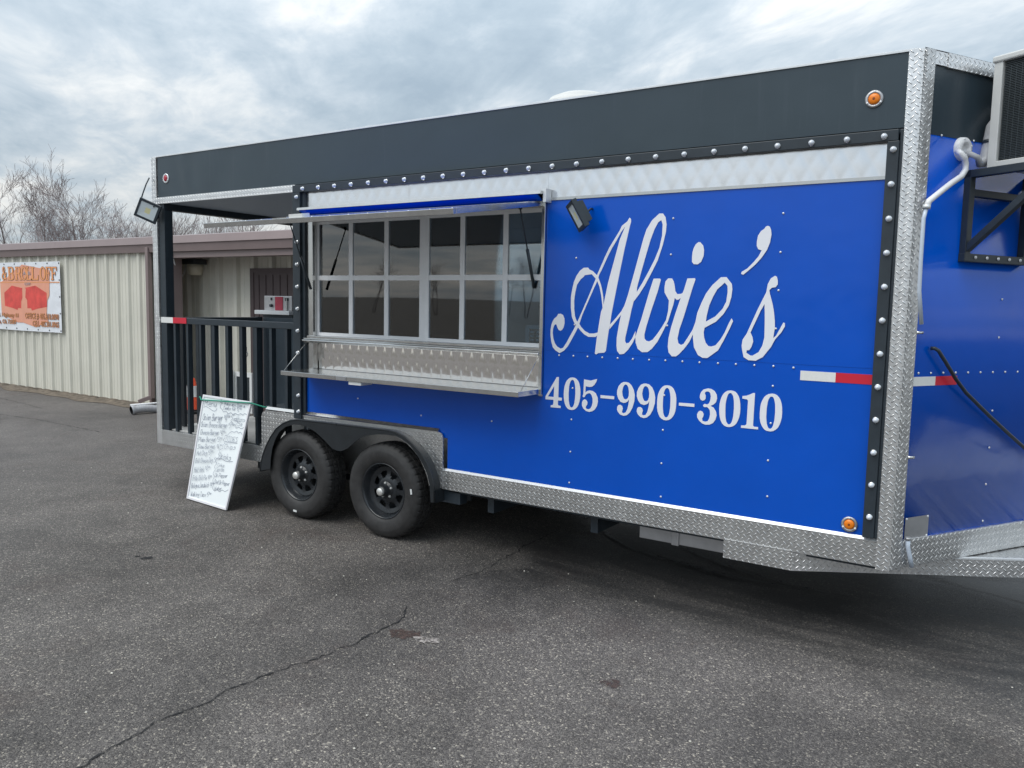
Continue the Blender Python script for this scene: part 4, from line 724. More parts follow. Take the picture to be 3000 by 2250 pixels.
# --- tread plate trims
part(MB().box(-0.066, 0.004, -0.012, 0.07, 0.39, 2.977), 'rear_corner_trim', 'tread_bright', True)
part(MB().box(-0.066, 0.0, TW-0.07, TW+0.012, 0.39, 2.977), 'rear_corner_trim', 'tread_bright', True)
part(MB().box(0.005, 1.805, -0.013, -0.002, 2.566, 2.622), 'porch_trim', 'tread_bright', True)
part(MB().box(0.005, 1.408, -0.010, 0.008, 0.390, 0.522), 'porch_rocker', 'tread_plate', True)
rk = MB(); rk.box(3.262, 6.086, -0.012, -0.0015, 0.440, 0.572); part(rk, 'rocker_panel', 'tread_plate', True)
part(MB().slab([[(-0.0125, 0.5722), (-0.0005, 0.5722), (-0.0005, 0.587)]], lambda y, z, h: (3.262+h, y, z), 2.824), 'rocker_lip', 'aluminium')
part(MB().box(6.0862, 6.152, -0.020, 0.0, 0.430, 2.979), 'front_corner_trim', 'tread_bright', True)
fs_ = nosestrip(0.0, 0.058, 0.436, 2.979, 0.0, 0.018, 2); part(fs_, 'front_corner_trim', 'tread_plate', True)
part(MB().box(6.0862, 6.152, TW, TW+0.02, 0.430, 2.979), 'front_corner_trim', 'tread_plate', True)
# plate round the wheels (arches cut out)
def arc(cx, cz, r, a0, a1, n=14): return [(cx+r*math.cos(a0+(a1-a0)*i/n), cz+r*math.sin(a0+(a1-a0)*i/n)) for i in range(n+1)]
ol = [(1.405, .40), (1.405, .78), (1.42, .815), (1.455, .832), (3.25, .842), (3.283, .832), (3.298, .80), (3.298, .45), (3.20, .45)]
ol += [(3.20, .45)][1:] + arc(WX2, WZ, 0.425, math.asin((0.45-WZ)/0.425), math.pi*0.5, 10) + arc(WX1, WZ, 0.425, math.pi*0.5, math.pi-math.asin((0.40-WZ)/0.425), 10)
part(MB().slab([ol], XZh(-0.024), 0.011), 'wheel_surround', 'tread_plate', True)
part(MB().slab([[(-0.0245, 0.8425), (-0.004, 0.8425), (-0.004, 0.862)]], lambda y, z, h: (1.455+h, y, z), 1.795), 'surround_lip', 'steel')
lin = MB(); lin.box(1.42, 3.28, 0.274, 0.284, 0.34, 0.84); part(lin, 'wheel_box_liner', 'tread_plate', True)
# underbody: tank, step skirt, tongue
tank = MB(); tank.box(4.735, 5.33, 0.10, 0.9, 0.325, 0.437); tank.box(4.945, 4.992, 0.092, 0.10, 0.318, 0.437); part(tank, 'water_tank', 'plain_aluminium', bevel=0.004)
part(MB().box(5.30, 5.668, -0.0185, -0.0125, 0.338, 0.446), 'tongue_skirt', 'tread_plate', True)
TB = Vector((5.668, -0.015, 0)); TD = Vector((0.852, 0.523, 0)); TNn = Vector((0.523, -0.852, 0))
tg = MB(); L_ = 2.30
for a, b, nm in ((0.0, 0.79, 'tongue_cladding'), (0.792, L_, 'tongue_cladding')):
    m = MB(); ht = (0.338, 0.436) if a == 0 else (0.336, 0.428); off = 0.006 if a == 0 else 0.0
    m.obox(TB+TD*(a+b)/2+TNn*(off/2)+Vector((0, 0, sum(ht)/2)), TD*(b-a)/2, TNn*0.004, Vector((0, 0, (ht[1]-ht[0])/2))); part(m, nm, 'tread_bright', True)
bm_ = MB(); bm_.obox(TB+TD*L_/2-TNn*0.045+Vector((0, 0, 0.381)), TD*L_/2, TNn*0.038, Vector((0, 0, 0.042)))
mir = TB.copy(); mir.y = TW-mir.y; TD2 = Vector((TD.x, -TD.y, 0)); TN2 = Vector((TNn.x, -TNn.y, 0))
bm_.obox(mir+TD2*L_/2-TN2*0.045+Vector((0, 0, 0.381)), TD2*L_/2, TN2*0.038, Vector((0, 0, 0.042))); bm_.box(7.5, 8.1, 1.16, 1.28, 0.36, 0.46); bm_.tube([(7.35, 1.22, 0.0), (7.35, 1.22, 0.85)], 0.035, 10); bm_.box(7.27, 7.43, 1.14, 1.30, 0.0, 0.02); part(bm_, 'tongue_frame', 'black_metal')
dk = MB(); e1 = TB+TD*0.55; e2 = TB+TD*L_*0.97
dk.poly([[(e1.x, e1.y), (e2.x, e2.y), (e2.x, TW-e2.y), (e1.x, TW-e1.y)]], lambda x, y: (x, y, 0.4315)); part(dk, 'tongue_deck', 'tread_plate', True)
e = MB(); e.obox(TB+TD*1.5-TNn*0.006+Vector((0, 0, 0.432)), TD*0.72, TNn*0.012, Vector((0, 0, 0.004))); part(e, 'tongue_edge', 'aluminium')
part(MB().box(3.215, 3.42, 0.02, 0.10, 0.34, 0.438).box(1.45, 3.2, 0.31, 0.39, 0.28, 0.42), 'axle_frame', 'black_metal')
for yb_ in (0.72, 1.66): part(MB().box(-0.05, 6.1, yb_, yb_+0.06, 0.25, 0.42), 'chassis_beam', 'black_metal')
for xb_ in (0.4, 1.2, 3.6, 4.4, 5.6): part(MB().box(xb_, xb_+0.05, 0.1, TW-0.1, 0.30, 0.40), 'chassis_crossmember', 'black_metal')
part(MB().box(3.4, 5.9, TW-0.5, TW-0.1, 0.20, 0.42), 'grey_water_tank', 'black_metal')
part(MB().tube([(WX1, 0.1, WZ), (WX1, TW-0.1, WZ)], 0.04, 10).tube([(WX2, 0.1, WZ), (WX2, TW-0.1, WZ)], 0.04, 10), 'axle', 'black_metal')
# --- V nose
blue_n = nosestrip(0.0, NL, 0.56, 2.592, -0.02, 0.0, 48)
for i in range(len(blue_n.sm)): blue_n.sm[i] = True
NOSE = part(blue_n, 'nose_panel', 'blue_paint')
cn = nosestrip(0.0, NL, 2.5925, 2.93, -0.02, 0.0005, 48); part(cn, 'nose_top_band', 'charcoal_paint')
part(nosestrip(0.058, 0.155, 2.918, 2.979, 0.0, 0.010, 4), 'nose_top_trim', 'tread_bright', True)
part(nosestrip(0.157, 0.64, 2.914, 2.981, 0.0, 0.014, 10), 'nose_top_trim', 'tread_bright', True)
part(nosestrip(0.642, NL, 2.918, 2.979, 0.0, 0.010, 24), 'nose_top_trim', 'tread_bright', True)
part(nosestrip(0.058, NL, 0.438, 0.572, 0.0, 0.014, 48), 'nose_bottom_trim', 'tread_plate', True)
part(nosestrip(0.058, NL, 0.5725, 0.582, 0.0, 0.012, 48), 'nose_trim_lip', 'tread_bright', True)
# --- porch
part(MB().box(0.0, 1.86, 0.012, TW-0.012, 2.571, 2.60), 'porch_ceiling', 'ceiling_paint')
part(MB().box(0.012, 0.095, 0.0, TW, 2.515, 2.5705), 'rear_header', 'black_metal')
part(MB().box(-0.03, 0.0, 0.07, TW-0.07, 2.55, 2.975), 'rear_band', 'charcoal_paint')
for y in (0.002, TW-0.085): part(MB().box(0.012, 0.095, y, y+0.083, 0.522, 2.514), 'porch_post', 'black_metal', bevel=0.003)
rl = MB(); rl.box(0.095, 1.81, 0.004, 0.056, 1.503, 1.555); RAIL = part(rl, 'porch_railing', 'black_metal', bevel=0.003)
bme, bc = MB().box(0, 0.030, 0.010, 0.054, 0.522, 1.503).mesh('baluster', ['black_metal'])
for i in range(9): place('baluster', bme, (0.182+0.1838*i+0.015, bc.y, bc.z), RAIL)
rr_ = MB(); rr_.box(0.02, 0.07, 0.085, 1.08, 1.503, 1.555); RR = part(rr_, 'rear_railing', 'black_metal', bevel=0.003)
bm2, bc2 = MB().box(0.02, 0.064, 0, 0.030, 0.532, 1.503).mesh('baluster', ['black_metal'])
for i in range(6): place('baluster', bm2, (bc2.x, 0.20+0.165*i, bc2.z), RR)
rb_ = MB(); rb_.box(0.02, 0.064, 1.04, 1.10, 0.532, 1.56); part(rb_, 'gate_post', 'black_metal')
part(MB().tube([(0.10+0.028*math.cos(a), 0.86, 1.19+0.028*math.sin(a)) for a in [i*math.pi/8 for i in range(17)]], 0.005, 6, caps=False).box(0.085, 0.1, 0.845, 0.875, 1.21, 1.26), 'latch_ring', 'chrome')
rfar = MB(); rfar.box(0.095, 1.85, TW-0.06, TW-0.01, 1.503, 1.555); RF = part(rfar, 'far_railing', 'black_metal')
for i in range(9): place('baluster', bme, (0.182+0.1838*i+0.015, TW-0.035, bc.z), RF)
# --- light rails with bulbs
lr = MB(); lr.box(1.812, 6.066, -0.042, -0.006, 2.556, 2.610); TOPR = part(lr, 'top_light_rail', 'black_metal', bevel=0.003)
lr = MB(); lr.box(1.812, 1.892, -0.042, 0.02, 0.803, 2.5555); lr.box(1.892, 1.922, -0.02, 0.045, 0.84, 2.5555); LR1 = part(lr, 'rear_light_rail', 'black_metal', bevel=0.003)
lr = MB(); lr.box(6.018, 6.072, -0.042, -0.006, 0.590, 2.5555); lr.box(6.072, 6.0855, -0.03, -0.006, 0.590, 2.61); LR2 = part(lr, 'front_light_rail', 'black_metal', bevel=0.003)
bl = MB(); bl.lathe([(0.0165, 0.0), (0.0165, -0.004), (0.0135, -0.0065)], (0, 0, 0), (0, 1, 0), 14, 0)
bl.lathe([(0.0135, -0.0065), (0.0128, -0.013), (0.0085, -0.0185), (0.0, -0.021)], (0, 0, 0), (0, 1, 0), 14, 1)
blm, blc = bl.mesh('marker_bulb', ['chrome', 'bulb_lens'])
def bulbs(par, pts):
    for x, z in pts: place('marker_bulb', blm, (x, -0.042+blc.y, z), par)
bulbs(TOPR, [(1.93+i*0.1697, 2.5795) for i in range(25)])
bulbs(LR2, [(6.047, 2.514-0.1650*i) for i in range(12)])
bulbs(LR1, [(1.862+0.001*i, 2.52-0.1708*i) for i in range(9)]+[(1.871, 0.988), (1.871, 0.861)])
# --- lettering
lay = 0
for gi, loops in enumerate(SCRIPT):
    m = MB(); m.slab(loops, XZh(-0.0026-0.0004*gi), 0.0006); o = m.build('script_letter', 'white_vinyl', UPP if False else UPP)
for gi, loops in enumerate(NUMBER):
    m = MB(); m.slab(loops, XZh(-0.0026), 0.0012); m.build('number_digit' if gi not in (3, 7) else 'number_dash', 'white_vinyl', LOWP)
rv_ = MB(); rv_.lathe([(0.0062, 0.0), (0.0055, -0.0025), (0.003, -0.004), (0, -0.0044)], (0, 0, 0), (0, 1, 0), 8); rvm, rvc = rv_.mesh('rivet', ['aluminium'])
for x, z in RIV_UP: place('rivet', rvm, (x, -0.0012+rvc.y-0.001, z), UPP)
for x, z in RIV_LO: place('rivet', rvm, (x, rvc.y-0.001 if not any(False for _ in ()) else 0, z), LOWP)
rn_ = MB(); rn_.lathe([(0.0062, 0.0), (0.0055, 0.0025), (0.003, 0.004), (0, 0.0044)], (0, 0, 0), tuple(N_), 8); rnm, rnc = rn_.mesh('rivet', ['aluminium'])
for t, z in RIV_NOSE:
    p, n = nose(t, 0.0015); place('rivet', rnm, (p.x+rnc.x, p.y+rnc.y, z), NOSE)
# --- reflective tape
part(MB().box(5.662, 5.838, -0.0022, 0.001, 1.366, 1.416), 'reflective_tape', 'tape_white'); part(MB().box(5.8382, 6.016, -0.0022, 0.001, 1.366, 1.416), 'reflective_tape', 'tape_red')
part(nosestrip(0.0585, 0.244, 1.366, 1.412, 0.0, 0.002, 2), 'reflective_tape', 'tape_white'); part(nosestrip(0.2442, 0.412, 1.366, 1.412, 0.0, 0.002, 2), 'reflective_tape', 'tape_red')
part(MB().box(0.010, 0.190, 0.0005, 0.0036, 1.507, 1.558), 'reflective_tape', 'tape_white'); part(MB().box(0.1902, 0.385, 0.0005, 0.0036, 1.507, 1.558), 'reflective_tape', 'tape_red')
# --- marker lamps
def marker(x, z, r, lens):
    m = MB(); m.lathe([(r*0.66, 0.0), (r*0.66, -0.006), (r, -0.004), (r, 0.0)], (x, -0.006, z), (0, 1, 0), 28); o = part(m, 'marker_lamp', 'aluminium' if lens == 'lens_red' else 'plain_aluminium')
    l = MB(); l.lathe([(r*0.66, 0.0), (r*0.62, -0.008), (r*0.4, -0.012), (r*0.16, -0.013)], (x, -0.006, z), (0, 1, 0), 24); l.build('lamp_lens', lens, o)
    l = MB(); l.lathe([(r*0.16, -0.013), (0, -0.0135)], (x, -0.006, z), (0, 1, 0), 10); l.build('lamp_core', 'amber_core' if lens == 'lens_amber' else lens, o)
    for a in (90, 210, 330): place('lamp_screw', rvm, (x+r*0.84*math.cos(R_(a)), -0.0125, z+r*0.84*math.sin(R_(a))), o)
marker(5.941, 2.771, 0.042, 'lens_amber'); marker(5.949, 0.637, 0.040, 'lens_amber'); marker(0.144, 2.783, 0.042, 'lens_red')
# --- serving window
jb = MB(); jb.box(1.922, 1.988, 0.0, 0.05, 1.19, 2.40); jb.box(4.056, 4.080, -0.022, 0.05, 1.16, 2.385); jb.box(1.988, 4.056, 0.0, 0.05, 2.3455, 2.40); part(jb, 'window_jamb', 'steel', bevel=0.003)
def sash(cols, x0, x1, z0, z1, y, name):
    m = MB(); d = 0.026; k_ = (4.36+y)/4.42; fx = lambda q: 6.70+(q-6.70)*k_
    cols = [(fx(a), fx(b)) for a, b in cols]; x0, x1 = fx(x0), min(fx(x1), 4.0555)
    m.box(x0, cols[0][0], y, y+d, z0, z1); m.box(cols[-1][1], x1, y, y+d, z0, z1)
    m.box(cols[0][0], cols[-1][1], y, y+d, z0, z0+0.026); m.box(cols[0][0], cols[-1][1], y, y+d, z1-0.03, z1)
    for (a, b), (c, e_) in zip(cols, cols[1:]): m.box(b, c, y+0.002, y+d-0.002, z0+0.026, z1-0.03)
    for a, b in cols: m.box(a, b, y+0.002, y+d-0.002, 1.889, 1.926)
    o = part(m, name, 'window_frame', bevel=0.002)
    for a, b in cols:
        for u0, u1 in ((z0+0.026, 1.889), (1.926, z1-0.03)):
            g = MB(); g.box(a, b, y+0.010, y+0.014, u0, u1); g.build('pane', 'window_glass', o)
    return o
sash([(1.990, 2.309), (2.349, 2.667), (2.706, 3.003)], 1.958, 3.060, 1.462, 2.345, 0.042, 'sliding_sash')
sash([(3.086, 3.358), (3.396, 3.711), (3.749, 4.036)], 3.048, 4.056, 1.462, 2.345, 0.014, 'sliding_sash')
ch_ = MB(); ch_.box(1.93, 4.056, -0.012, 0.11, 1.443, 1.4615); ch_.box(1.905, 4.062, -0.026, 0.05, 1.408, 1.4425); ch_.tube([(1.905, -0.028, 1.424), (4.062, -0.028, 1.424)], 0.012, 10); part(ch_, 'window_sill', 'steel', bevel=0.003)
part(MB().box(1.96, 4.056, 0.04, 0.115, 2.3455, 2.37), 'window_head', 'plain_aluminium')
# --- shelf
sf_ = MB(); sf_.box(1.93, 4.070, -0.272, 0.050, 1.168, 1.2015); SHF = part(sf_, 'serving_shelf', 'steel', bevel=0.003); SHF['label'] = 'fold-down steel serving shelf'
lt = MB(); lt.box(2.52, 2.615, -0.277, -0.2722, 1.172, 1.198); lt.build('shelf_latch', 'plain_aluminium', SHF); MB().box(2.63, 2.75, -0.262, -0.15, 1.145, 1.1678).build('shelf_bracket', 'white_plastic', SHF)
part(MB().tube([(1.945, -0.01, 1.425), (1.935, -0.24, 1.203)], 0.0025, 5), 'shelf_cable', 'steel'); part(MB().tube([(4.064, -0.02, 1.425), (4.055, -0.22, 1.203)], 0.0025, 5), 'shelf_cable', 'steel')
part(MB().box(4.057, 4.083, -0.010, 0.05, 1.155, 1.1675), 'shelf_hinge_plate', 'steel')
# --- hatch
HP0, HP1 = Vector((0, -0.02, 2.350)), Vector((0, -0.93, 2.205))
hd_ = (HP1-HP0).normalized(); hn = Vector((0, -hd_.z, hd_.y)); hn = hn if hn.z > 0 else -hn; HLn = (HP1-HP0).length
def hpt(x, t, h): p = HP0+hd_*t+hn*h; return (x, p.y, p.z)
def hbox(m, x0, x1, t0, t1, h0, h1, mi=0): m.obox((Vector(hpt(x0, t0, h0))+Vector(hpt(x1, t1, h1)))/2, (abs(x1-x0)/2, 0, 0), hd_*(t1-t0)/2, hn*(h1-h0)/2, mi)
fm = MB(); hbox(fm, 1.95, 4.06, HLn-0.03, HLn, -0.002, 0.030); hbox(fm, 1.95, 4.06, 0, 0.03, -0.002, 0.030); hbox(fm, 1.95, 1.98, 0.03, HLn-0.03, -0.002, 0.030); hbox(fm, 4.03, 4.06, 0.03, HLn-0.03, -0.002, 0.030)
HAT = part(fm, 'serving_hatch', 'steel', bevel=0.002); HAT['label'] = 'raised steel framed hatch over the serving window'
sk = MB(); hbox(sk, 1.98, 4.03, 0.03, HLn-0.03, 0.018, 0.0265); sk.build('hatch_skin', 'blue_paint', HAT)
sk = MB(); hbox(sk, 1.98, 4.03, 0.03, HLn-0.03, 0.006, 0.0175); sk.build('hatch_lining', 'hatch_inner', HAT)
la = MB(); hbox(la, 2.78, 2.90, HLn-0.07, HLn-0.01, 0.0302, 0.052); la.build('hatch_latch', 'white_plastic', HAT)
la = MB(); hbox(la, 2.62, 2.75, HLn-0.06, HLn-0.015, 0.0302, 0.036); la.build('hatch_latch', 'steel', HAT)
for i in range(14):
    p = hpt(2.02+i*0.154, HLn-0.045, 0.027); s_ = MB(); s_.lathe([(0.006, 0), (0.004, 0.004), (0, 0.005)], p, tuple(hn), 6); s_.build('rivet', 'aluminium', HAT)
hg = MB()
for i in range(18): hg.box(2.0+i*0.114, 2.0+i*0.114+0.09, -0.022, -0.004, 2.352, 2.372)
part(hg, 'hatch_hinge', 'steel')
# visor over the hinge
pr = [(0.0, 2.437), (-0.098, 2.430), (-0.101, 2.412), (-0.094, 2.410), (-0.02, 2.425), (0.0, 2.425)]
v = MB(); v.slab([[(y, z) for y, z in pr]], lambda y, z, h: (1.925+h, y, z), 2.165); VIS = part(v, 'hatch_visor', 'steel')
v = MB(); v.slab([[(-0.097, 2.4085), (-0.035, 2.375), (-0.028, 2.378), (-0.09, 2.4115)]], lambda y, z, h: (1.945+h, y, z), 2.12); v.build('visor_face', 'blue_paint', VIS)
v = MB(); v.box(4.0905, 4.112, -0.07, -0.004, 2.365, 2.445); v.build('visor_end', 'aluminium', VIS)
# gas struts
for x, ya, za, yb, zb in ((2.0, -0.233, 2.300, -0.03, 1.82), (3.985, -0.16, 2.315, 0.02, 1.84)):
    a, b = Vector((x, ya, za)), Vector((x, yb, zb)); c = a.lerp(b, 0.50)
    m = MB(); m.tube([a, c], 0.0045, 8); m.tube([c, b], 0.0105, 10); m.tube([a+Vector((0, 0, .02)), a], 0.012, 6); part(m, 'gas_strut', 'black_metal')
# --- flood lamps
def flood(c, nrm, upv, w_, h_, name_label, arm):
    n = Vector(nrm).normalized(); u = Vector(upv); u = (u-n*u.dot(n)).normalized(); r = u.cross(n); c = Vector(c)
    m = MB(); m.obox(c-n*0.012, r*w_/2, u*h_/2, n*0.012); m.obox(c-n*0.035, r*w_*0.40, u*h_*0.38, n*0.014)
    for i in range(5): m.obox(c-n*0.055+r*w_*(-0.3+0.15*i), r*0.005, u*h_*0.36, n*0.010)
    m.obox(c+n*0.003+u*(h_/2-0.010), r*w_/2, u*0.010, n*0.004); m.obox(c+n*0.003-u*(h_/2-0.010), r*w_/2, u*0.010, n*0.004)
    m.obox(c+n*0.003+r*(w_/2-0.010), r*0.010, u*(h_/2-0.020), n*0.004); m.obox(c+n*0.003-r*(w_/2-0.010), r*0.010, u*(h_/2-0.020), n*0.004)
    o = part(m, 'flood_lamp', 'black_metal'); o['label'] = name_label
    m = MB(); b = m.add([c+n*0.004+r*x*(w_/2-0.02)+u*y*(h_/2-0.02) for x, y in ((-1,-1),(1,-1),(1,1),(-1,1))]+[c-n*0.004*0+n*0.0006+r*x*w_*0.12+u*y*h_*0.14 for x, y in ((-1,-1),(1,-1),(1,1),(-1,1))])
    for i in range(4): m.face((b+i, b+(i+1)%4, b+4+(i+1)%4, b+4+i))
    m.face((b+4, b+5, b+6, b+7), 1); m.build('lamp_reflector', ['lamp_glass', 'lamp_led'], o)
    m = MB(); m.tube(arm, 0.006, 6); m.build('lamp_arm', 'black_metal', o); return o
wd = cr*math.cos(R_(24))-cu*math.sin(R_(24)); hv = cr*math.sin(R_(24))+cu*math.cos(R_(24))
flood((0.02, -0.11, 2.495), (-cf*0.93+cr*0.1-cu*0.25), hv, 0.19, 0.17, 'flood lamp on the porch corner post', [(0.05, -0.02, 2.52), (0.05, -0.06, 2.55), (0.08, -0.09, 2.53)])
flood((4.36, -0.13, 2.262), (-0.56, -0.70, -0.44), (-0.30, 0.0, 1), 0.125, 0.175, 'flood lamp beside the serving window', [(4.37, -0.10, 2.25), (4.385, -0.06, 2.285), (4.40, -0.02, 2.315), (4.40, 0.0, 2.315)])
m = MB(); m.tube([(-0.068, -0.03, 2.80), (-0.072, -0.06, 2.74), (-0.075, -0.09, 2.66), (-0.09, -0.115, 2.56)], 0.006, 6); part(m, 'lamp_wire', 'black_metal')
# --- fender
fo, fi = FEND_O, FEND_I
fm = MB(); fm.slab([fo+fi], XZh(-0.095), 0.006); FEN = part(fm, 'fender_face', 'fender_black')
tp = MB(); n = len(fo); b = tp.add([(x, -0.096, z) for x, z in fo]+[(x, 0.02, z) for x, z in fo]+[(x, 0.02, z-0.006) for x, z in fo]+[(x, -0.096, z-0.006) for x, z in fo])
for i in range(n-1):
    tp.face((b+i, b+i+1, b+n+i+1, b+n+i)[::-1], 0, True); tp.face((b+2*n+i, b+2*n+i+1, b+3*n+i+1, b+3*n+i)[::-1], 0, True)
tp.build('fender_top', 'fender_black', FEN)
bd = MB(); bd.tube([(x, -0.093, z+0.001) for x, z in fo], 0.007, 6); bd.build('fender_bead', 'fender_black', FEN)
# --- wheels
def make_wheel():
    root = None
    ty = MB(); prof = []
    y0, y1 = -0.105, 0.105; R0 = WR
    half = [(0.205, -0.088), (0.213, -0.097), (0.235, -0.106), (0.262, -0.112), (0.290, -0.112), (0.302, -0.110), (0.305, -0.1085), (0.318, -0.104), (0.332, -0.096), (0.343, -0.086), (0.3485, -0.078)]
    tread = [(0.3505, -0.070), (0.352, -0.050), (0.3525, -0.046), (0.341, -0.0455), (0.341, -0.036), (0.3535, -0.0355), (0.355, -0.008), (0.342, -0.0075), (0.342, 0.0075), (0.355, 0.008), (0.3535, 0.0355), (0.341, 0.036), (0.341, 0.0455), (0.3525, 0.046), (0.352, 0.05), (0.3505, 0.07)]
    prof = half+tread+[(r, -h) for r, h in reversed(half)]
    n = 200; base = 0
    for pi_, (r, h) in enumerate(prof):
        row = []
        for j in range(n):
            a = 2*math.pi*j/n; rr2 = r
            if r > 0.335 and abs(h) > 0.0455 and j % 5 == 0: rr2 = r-0.006
            elif r > 0.349 and abs(h) <= 0.0455 and (j+int(abs(h)*60)) % 5 == 0: rr2 = r-0.007
            row.append((math.cos(a)*rr2, h, math.sin(a)*rr2))
        ty.add(row)
    k = len(prof)
    for i in range(k-1):
        for j in range(n): ty.face((i*n+j, i*n+(j+1)%n, (i+1)*n+(j+1)%n, (i+1)*n+j)[::-1], 0, abs(prof[i][1]) > 0.09)
    rim = MB(); rim.lathe([(0.209, -0.088), (0.207, -0.096), (0.200, -0.094), (0.196, -0.082), (0.190, -0.074), (0.186, -0.050), (0.178, -0.040), (0.172, -0.032), (0.170, 0.03), (0.186, 0.05), (0.208, 0.088)], (0, 0, 0), (0, 1, 0), 48)
    # spoke disc with eight windows
    rings = [(0.040, -0.050), (0.070, -0.056), (0.092, -0.046), (0.106, -0.038), (0.142, -0.034), (0.158, -0.040), (0.174, -0.044)]
    na = 64; b = rim.add([(math.cos(2*math.pi*j/na)*r, h, math.sin(2*math.pi*j/na)*r) for r, h in rings for j in range(na)])
    b2 = rim.add([(math.cos(2*math.pi*j/na)*r, h+0.006, math.sin(2*math.pi*j/na)*r) for r, h in rings for j in range(na)])
    def hole(i, j):
        q = j % 8
        return (i == 3 and 1 <= q <= 5) or (i == 2 and 2 <= q <= 4) or (i == 4 and False)
    for i in range(len(rings)-1):
        for j in range(na):
            if hole(i, j): continue
            rim.face((b+i*na+j, b+i*na+(j+1)%na, b+(i+1)*na+(j+1)%na, b+(i+1)*na+j), 0, True)
            rim.face((b2+i*na+j, b2+(i+1)*na+j, b2+(i+1)*na+(j+1)%na, b2+i*na+(j+1)%na), 0, True)
    rim.lathe([(0.16, 0.02), (0.0, 0.02)], (0, 0, 0), (0, 1, 0), 24)
    hub = MB(); hub.lathe([(0.066, -0.046), (0.064, -0.056), (0.046, -0.060), (0.041, -0.066), (0.037, -0.105), (0.033, -0.112), (0.0, -0.112)], (0, 0, 0), (0, 1, 0), 28)
    cap = MB(); cap.lathe([(0.029, -0.108), (0.029, -0.128), (0.026, -0.133), (0, -0.134)], (0, 0, 0), (0, 1, 0), 24)
    nut = MB(); nut.lathe([(0.011, -0.040), (0.010, -0.058), (0.006, -0.064), (0, -0.065)], (0, 0, 0), (0, 1, 0), 6, smooth=False)
    st = MB(); st.box(-0.019, 0.019, -0.1175, -0.1135, -0.298, -0.284)
    return [x.mesh(nm, mt) for x, nm, mt in ((ty, 'tyre', ['rubber']), (rim, 'rim', ['rim_black']), (hub, 'hub', ['hub_black']), (cap, 'hub_cap', ['cap_metal']), (nut, 'lug_nut', ['cap_metal']), (st, 'tyre_sticker', ['white_plastic']))]
WM = make_wheel()
def wheel(x, yc, flip, stick):
    tym, tyc = WM[0]; sg = -1 if flip else 1
    def put(nm, me, c, par, extra=(0, 0)):
        o = place(nm, me, (x+sg*(c.x+extra[0]), yc+sg*c.y, WZ+c.z+extra[1]), par)
        if flip: o.rotation_euler.z = math.pi
        return o
    w_ = put('wheel', tym, tyc, TR)
    kids = [('rim', WM[1]), ('hub', WM[2]), ('hub_cap', WM[3])]
    for nm, (me, c) in kids:
        o = place(nm, me, (x+sg*c.x, yc+sg*c.y, WZ+c.z)); o.parent = w_; o.location = c-tyc
    for i in range(5):
        a = R_(90+72*i+6); me, c = WM[4]; o = place('lug_nut', me, (0, 0, 0)); o.parent = w_; o.location = Vector((0.0545*math.cos(a), c.y-0.006, 0.0545*math.sin(a)))+Vector((c.x, 0, c.z))-Vector((tyc.x, tyc.y, tyc.z))
    if stick is not None:
        me, c = WM[5]; o = place('tyre_sticker', me, (0, 0, 0)); o.parent = w_; o.location = Vector((c.x, c.y, c.z))-tyc
        o.rotation_euler.y = stick; v0 = Vector((0, 0, -0.291)); q = Matrix.Rotation(stick, 3, 'Y') @ v0; o.location = Vector((q.x, -0.1155, q.z))-tyc
    return w_
wheel(WX1, 0.045, False, R_(4)); wheel(WX2, 0.045, False, R_(-98))
wheel(WX1, TW-0.045, True, None); wheel(WX2, TW-0.045, True, None)
# --- roof vent
rvn = MB(); rvn.lathe([(0.27, 0.0), (0.27, 0.165), (0.25, 0.18), (0.235, 0.19), (0.225, 0.205), (0.16, 0.232), (0.0, 0.242)], (3.86, 0.80, 2.985), (0, 0, 1), 36); part(rvn, 'roof_vent', 'vent_plastic')
# --- things fixed to the nose
def npt(t, s, z): p = K_+T_*t+N_*s; return Vector((p.x, p.y, z))
pl = MB(); pl.obox(npt(0.177, 0.0035, 0.637), T_*0.088, N_*0.0015, Vector((0, 0, 0.056))); PLT = part(pl, 'data_plate', 'plain_aluminium')
for dt in (-0.08, 0.08):
    for dz in (-0.05, 0.05): place('rivet', rnm, tuple(npt(0.177+dt, 0.0055, 0.637+dz)), PLT)
dr_ = MB(); dr_.tube([npt(0.083, 0.03, 0.60), npt(0.086, 0.03, 0.55), npt(0.10, 0.035, 0.50), npt(0.118, 0.035, 0.445)], 0.011, 10); part(dr_, 'drain_tube', 'clear_hose')
dr_ = MB(); dr_.tube([npt(0.082, 0.03, 0.602), npt(0.083, 0.03, 0.588)], 0.014, 10); part(dr_, 'drain_clamp', 'plain_aluminium')
cbp = [(6.249, .150, 1.556), (6.268, 0.150, 1.556), (6.285, 0.155, 1.545), (6.315, 0.202, 1.489), (6.36, 0.279, 1.401), (6.405, 0.355, 1.328), (6.512, 0.537, 1.195), (6.607, 0.699, 1.084), (6.673, 0.80, 1.011), (6.80, 0.98, 0.85), (6.95, 1.15, 0.60), (7.1, 1.2, 0.47)]
m = MB(); m.tube(cbp, 0.0095, 8); part(m, 'power_cable', 'black_metal')
pv = [(6.30, 0.20, 2.525), (6.318, 0.175, 2.508), (6.333, 0.205, 2.487), (6.338, 0.221, 2.464), (6.339, 0.222, 2.435), (6.325, 0.199, 2.401), (6.286, 0.132, 2.359), (6.243, 0.059, 2.305), (6.212, 0.006, 2.266), (6.205, -0.006, 2.236)]
m = MB(); m.tube(pv, 0.0145, 12); part(m, 'drain_pipe', 'pvc'); m = MB(); m.tube([pv[-1], (6.197, -0.019, 2.182), (6.197, -0.018, 1.988), (6.199, -0.015, 1.84), (6.216, 0.014, 1.676)], 0.0095, 10); part(m, 'drain_hose', 'clear_hose')
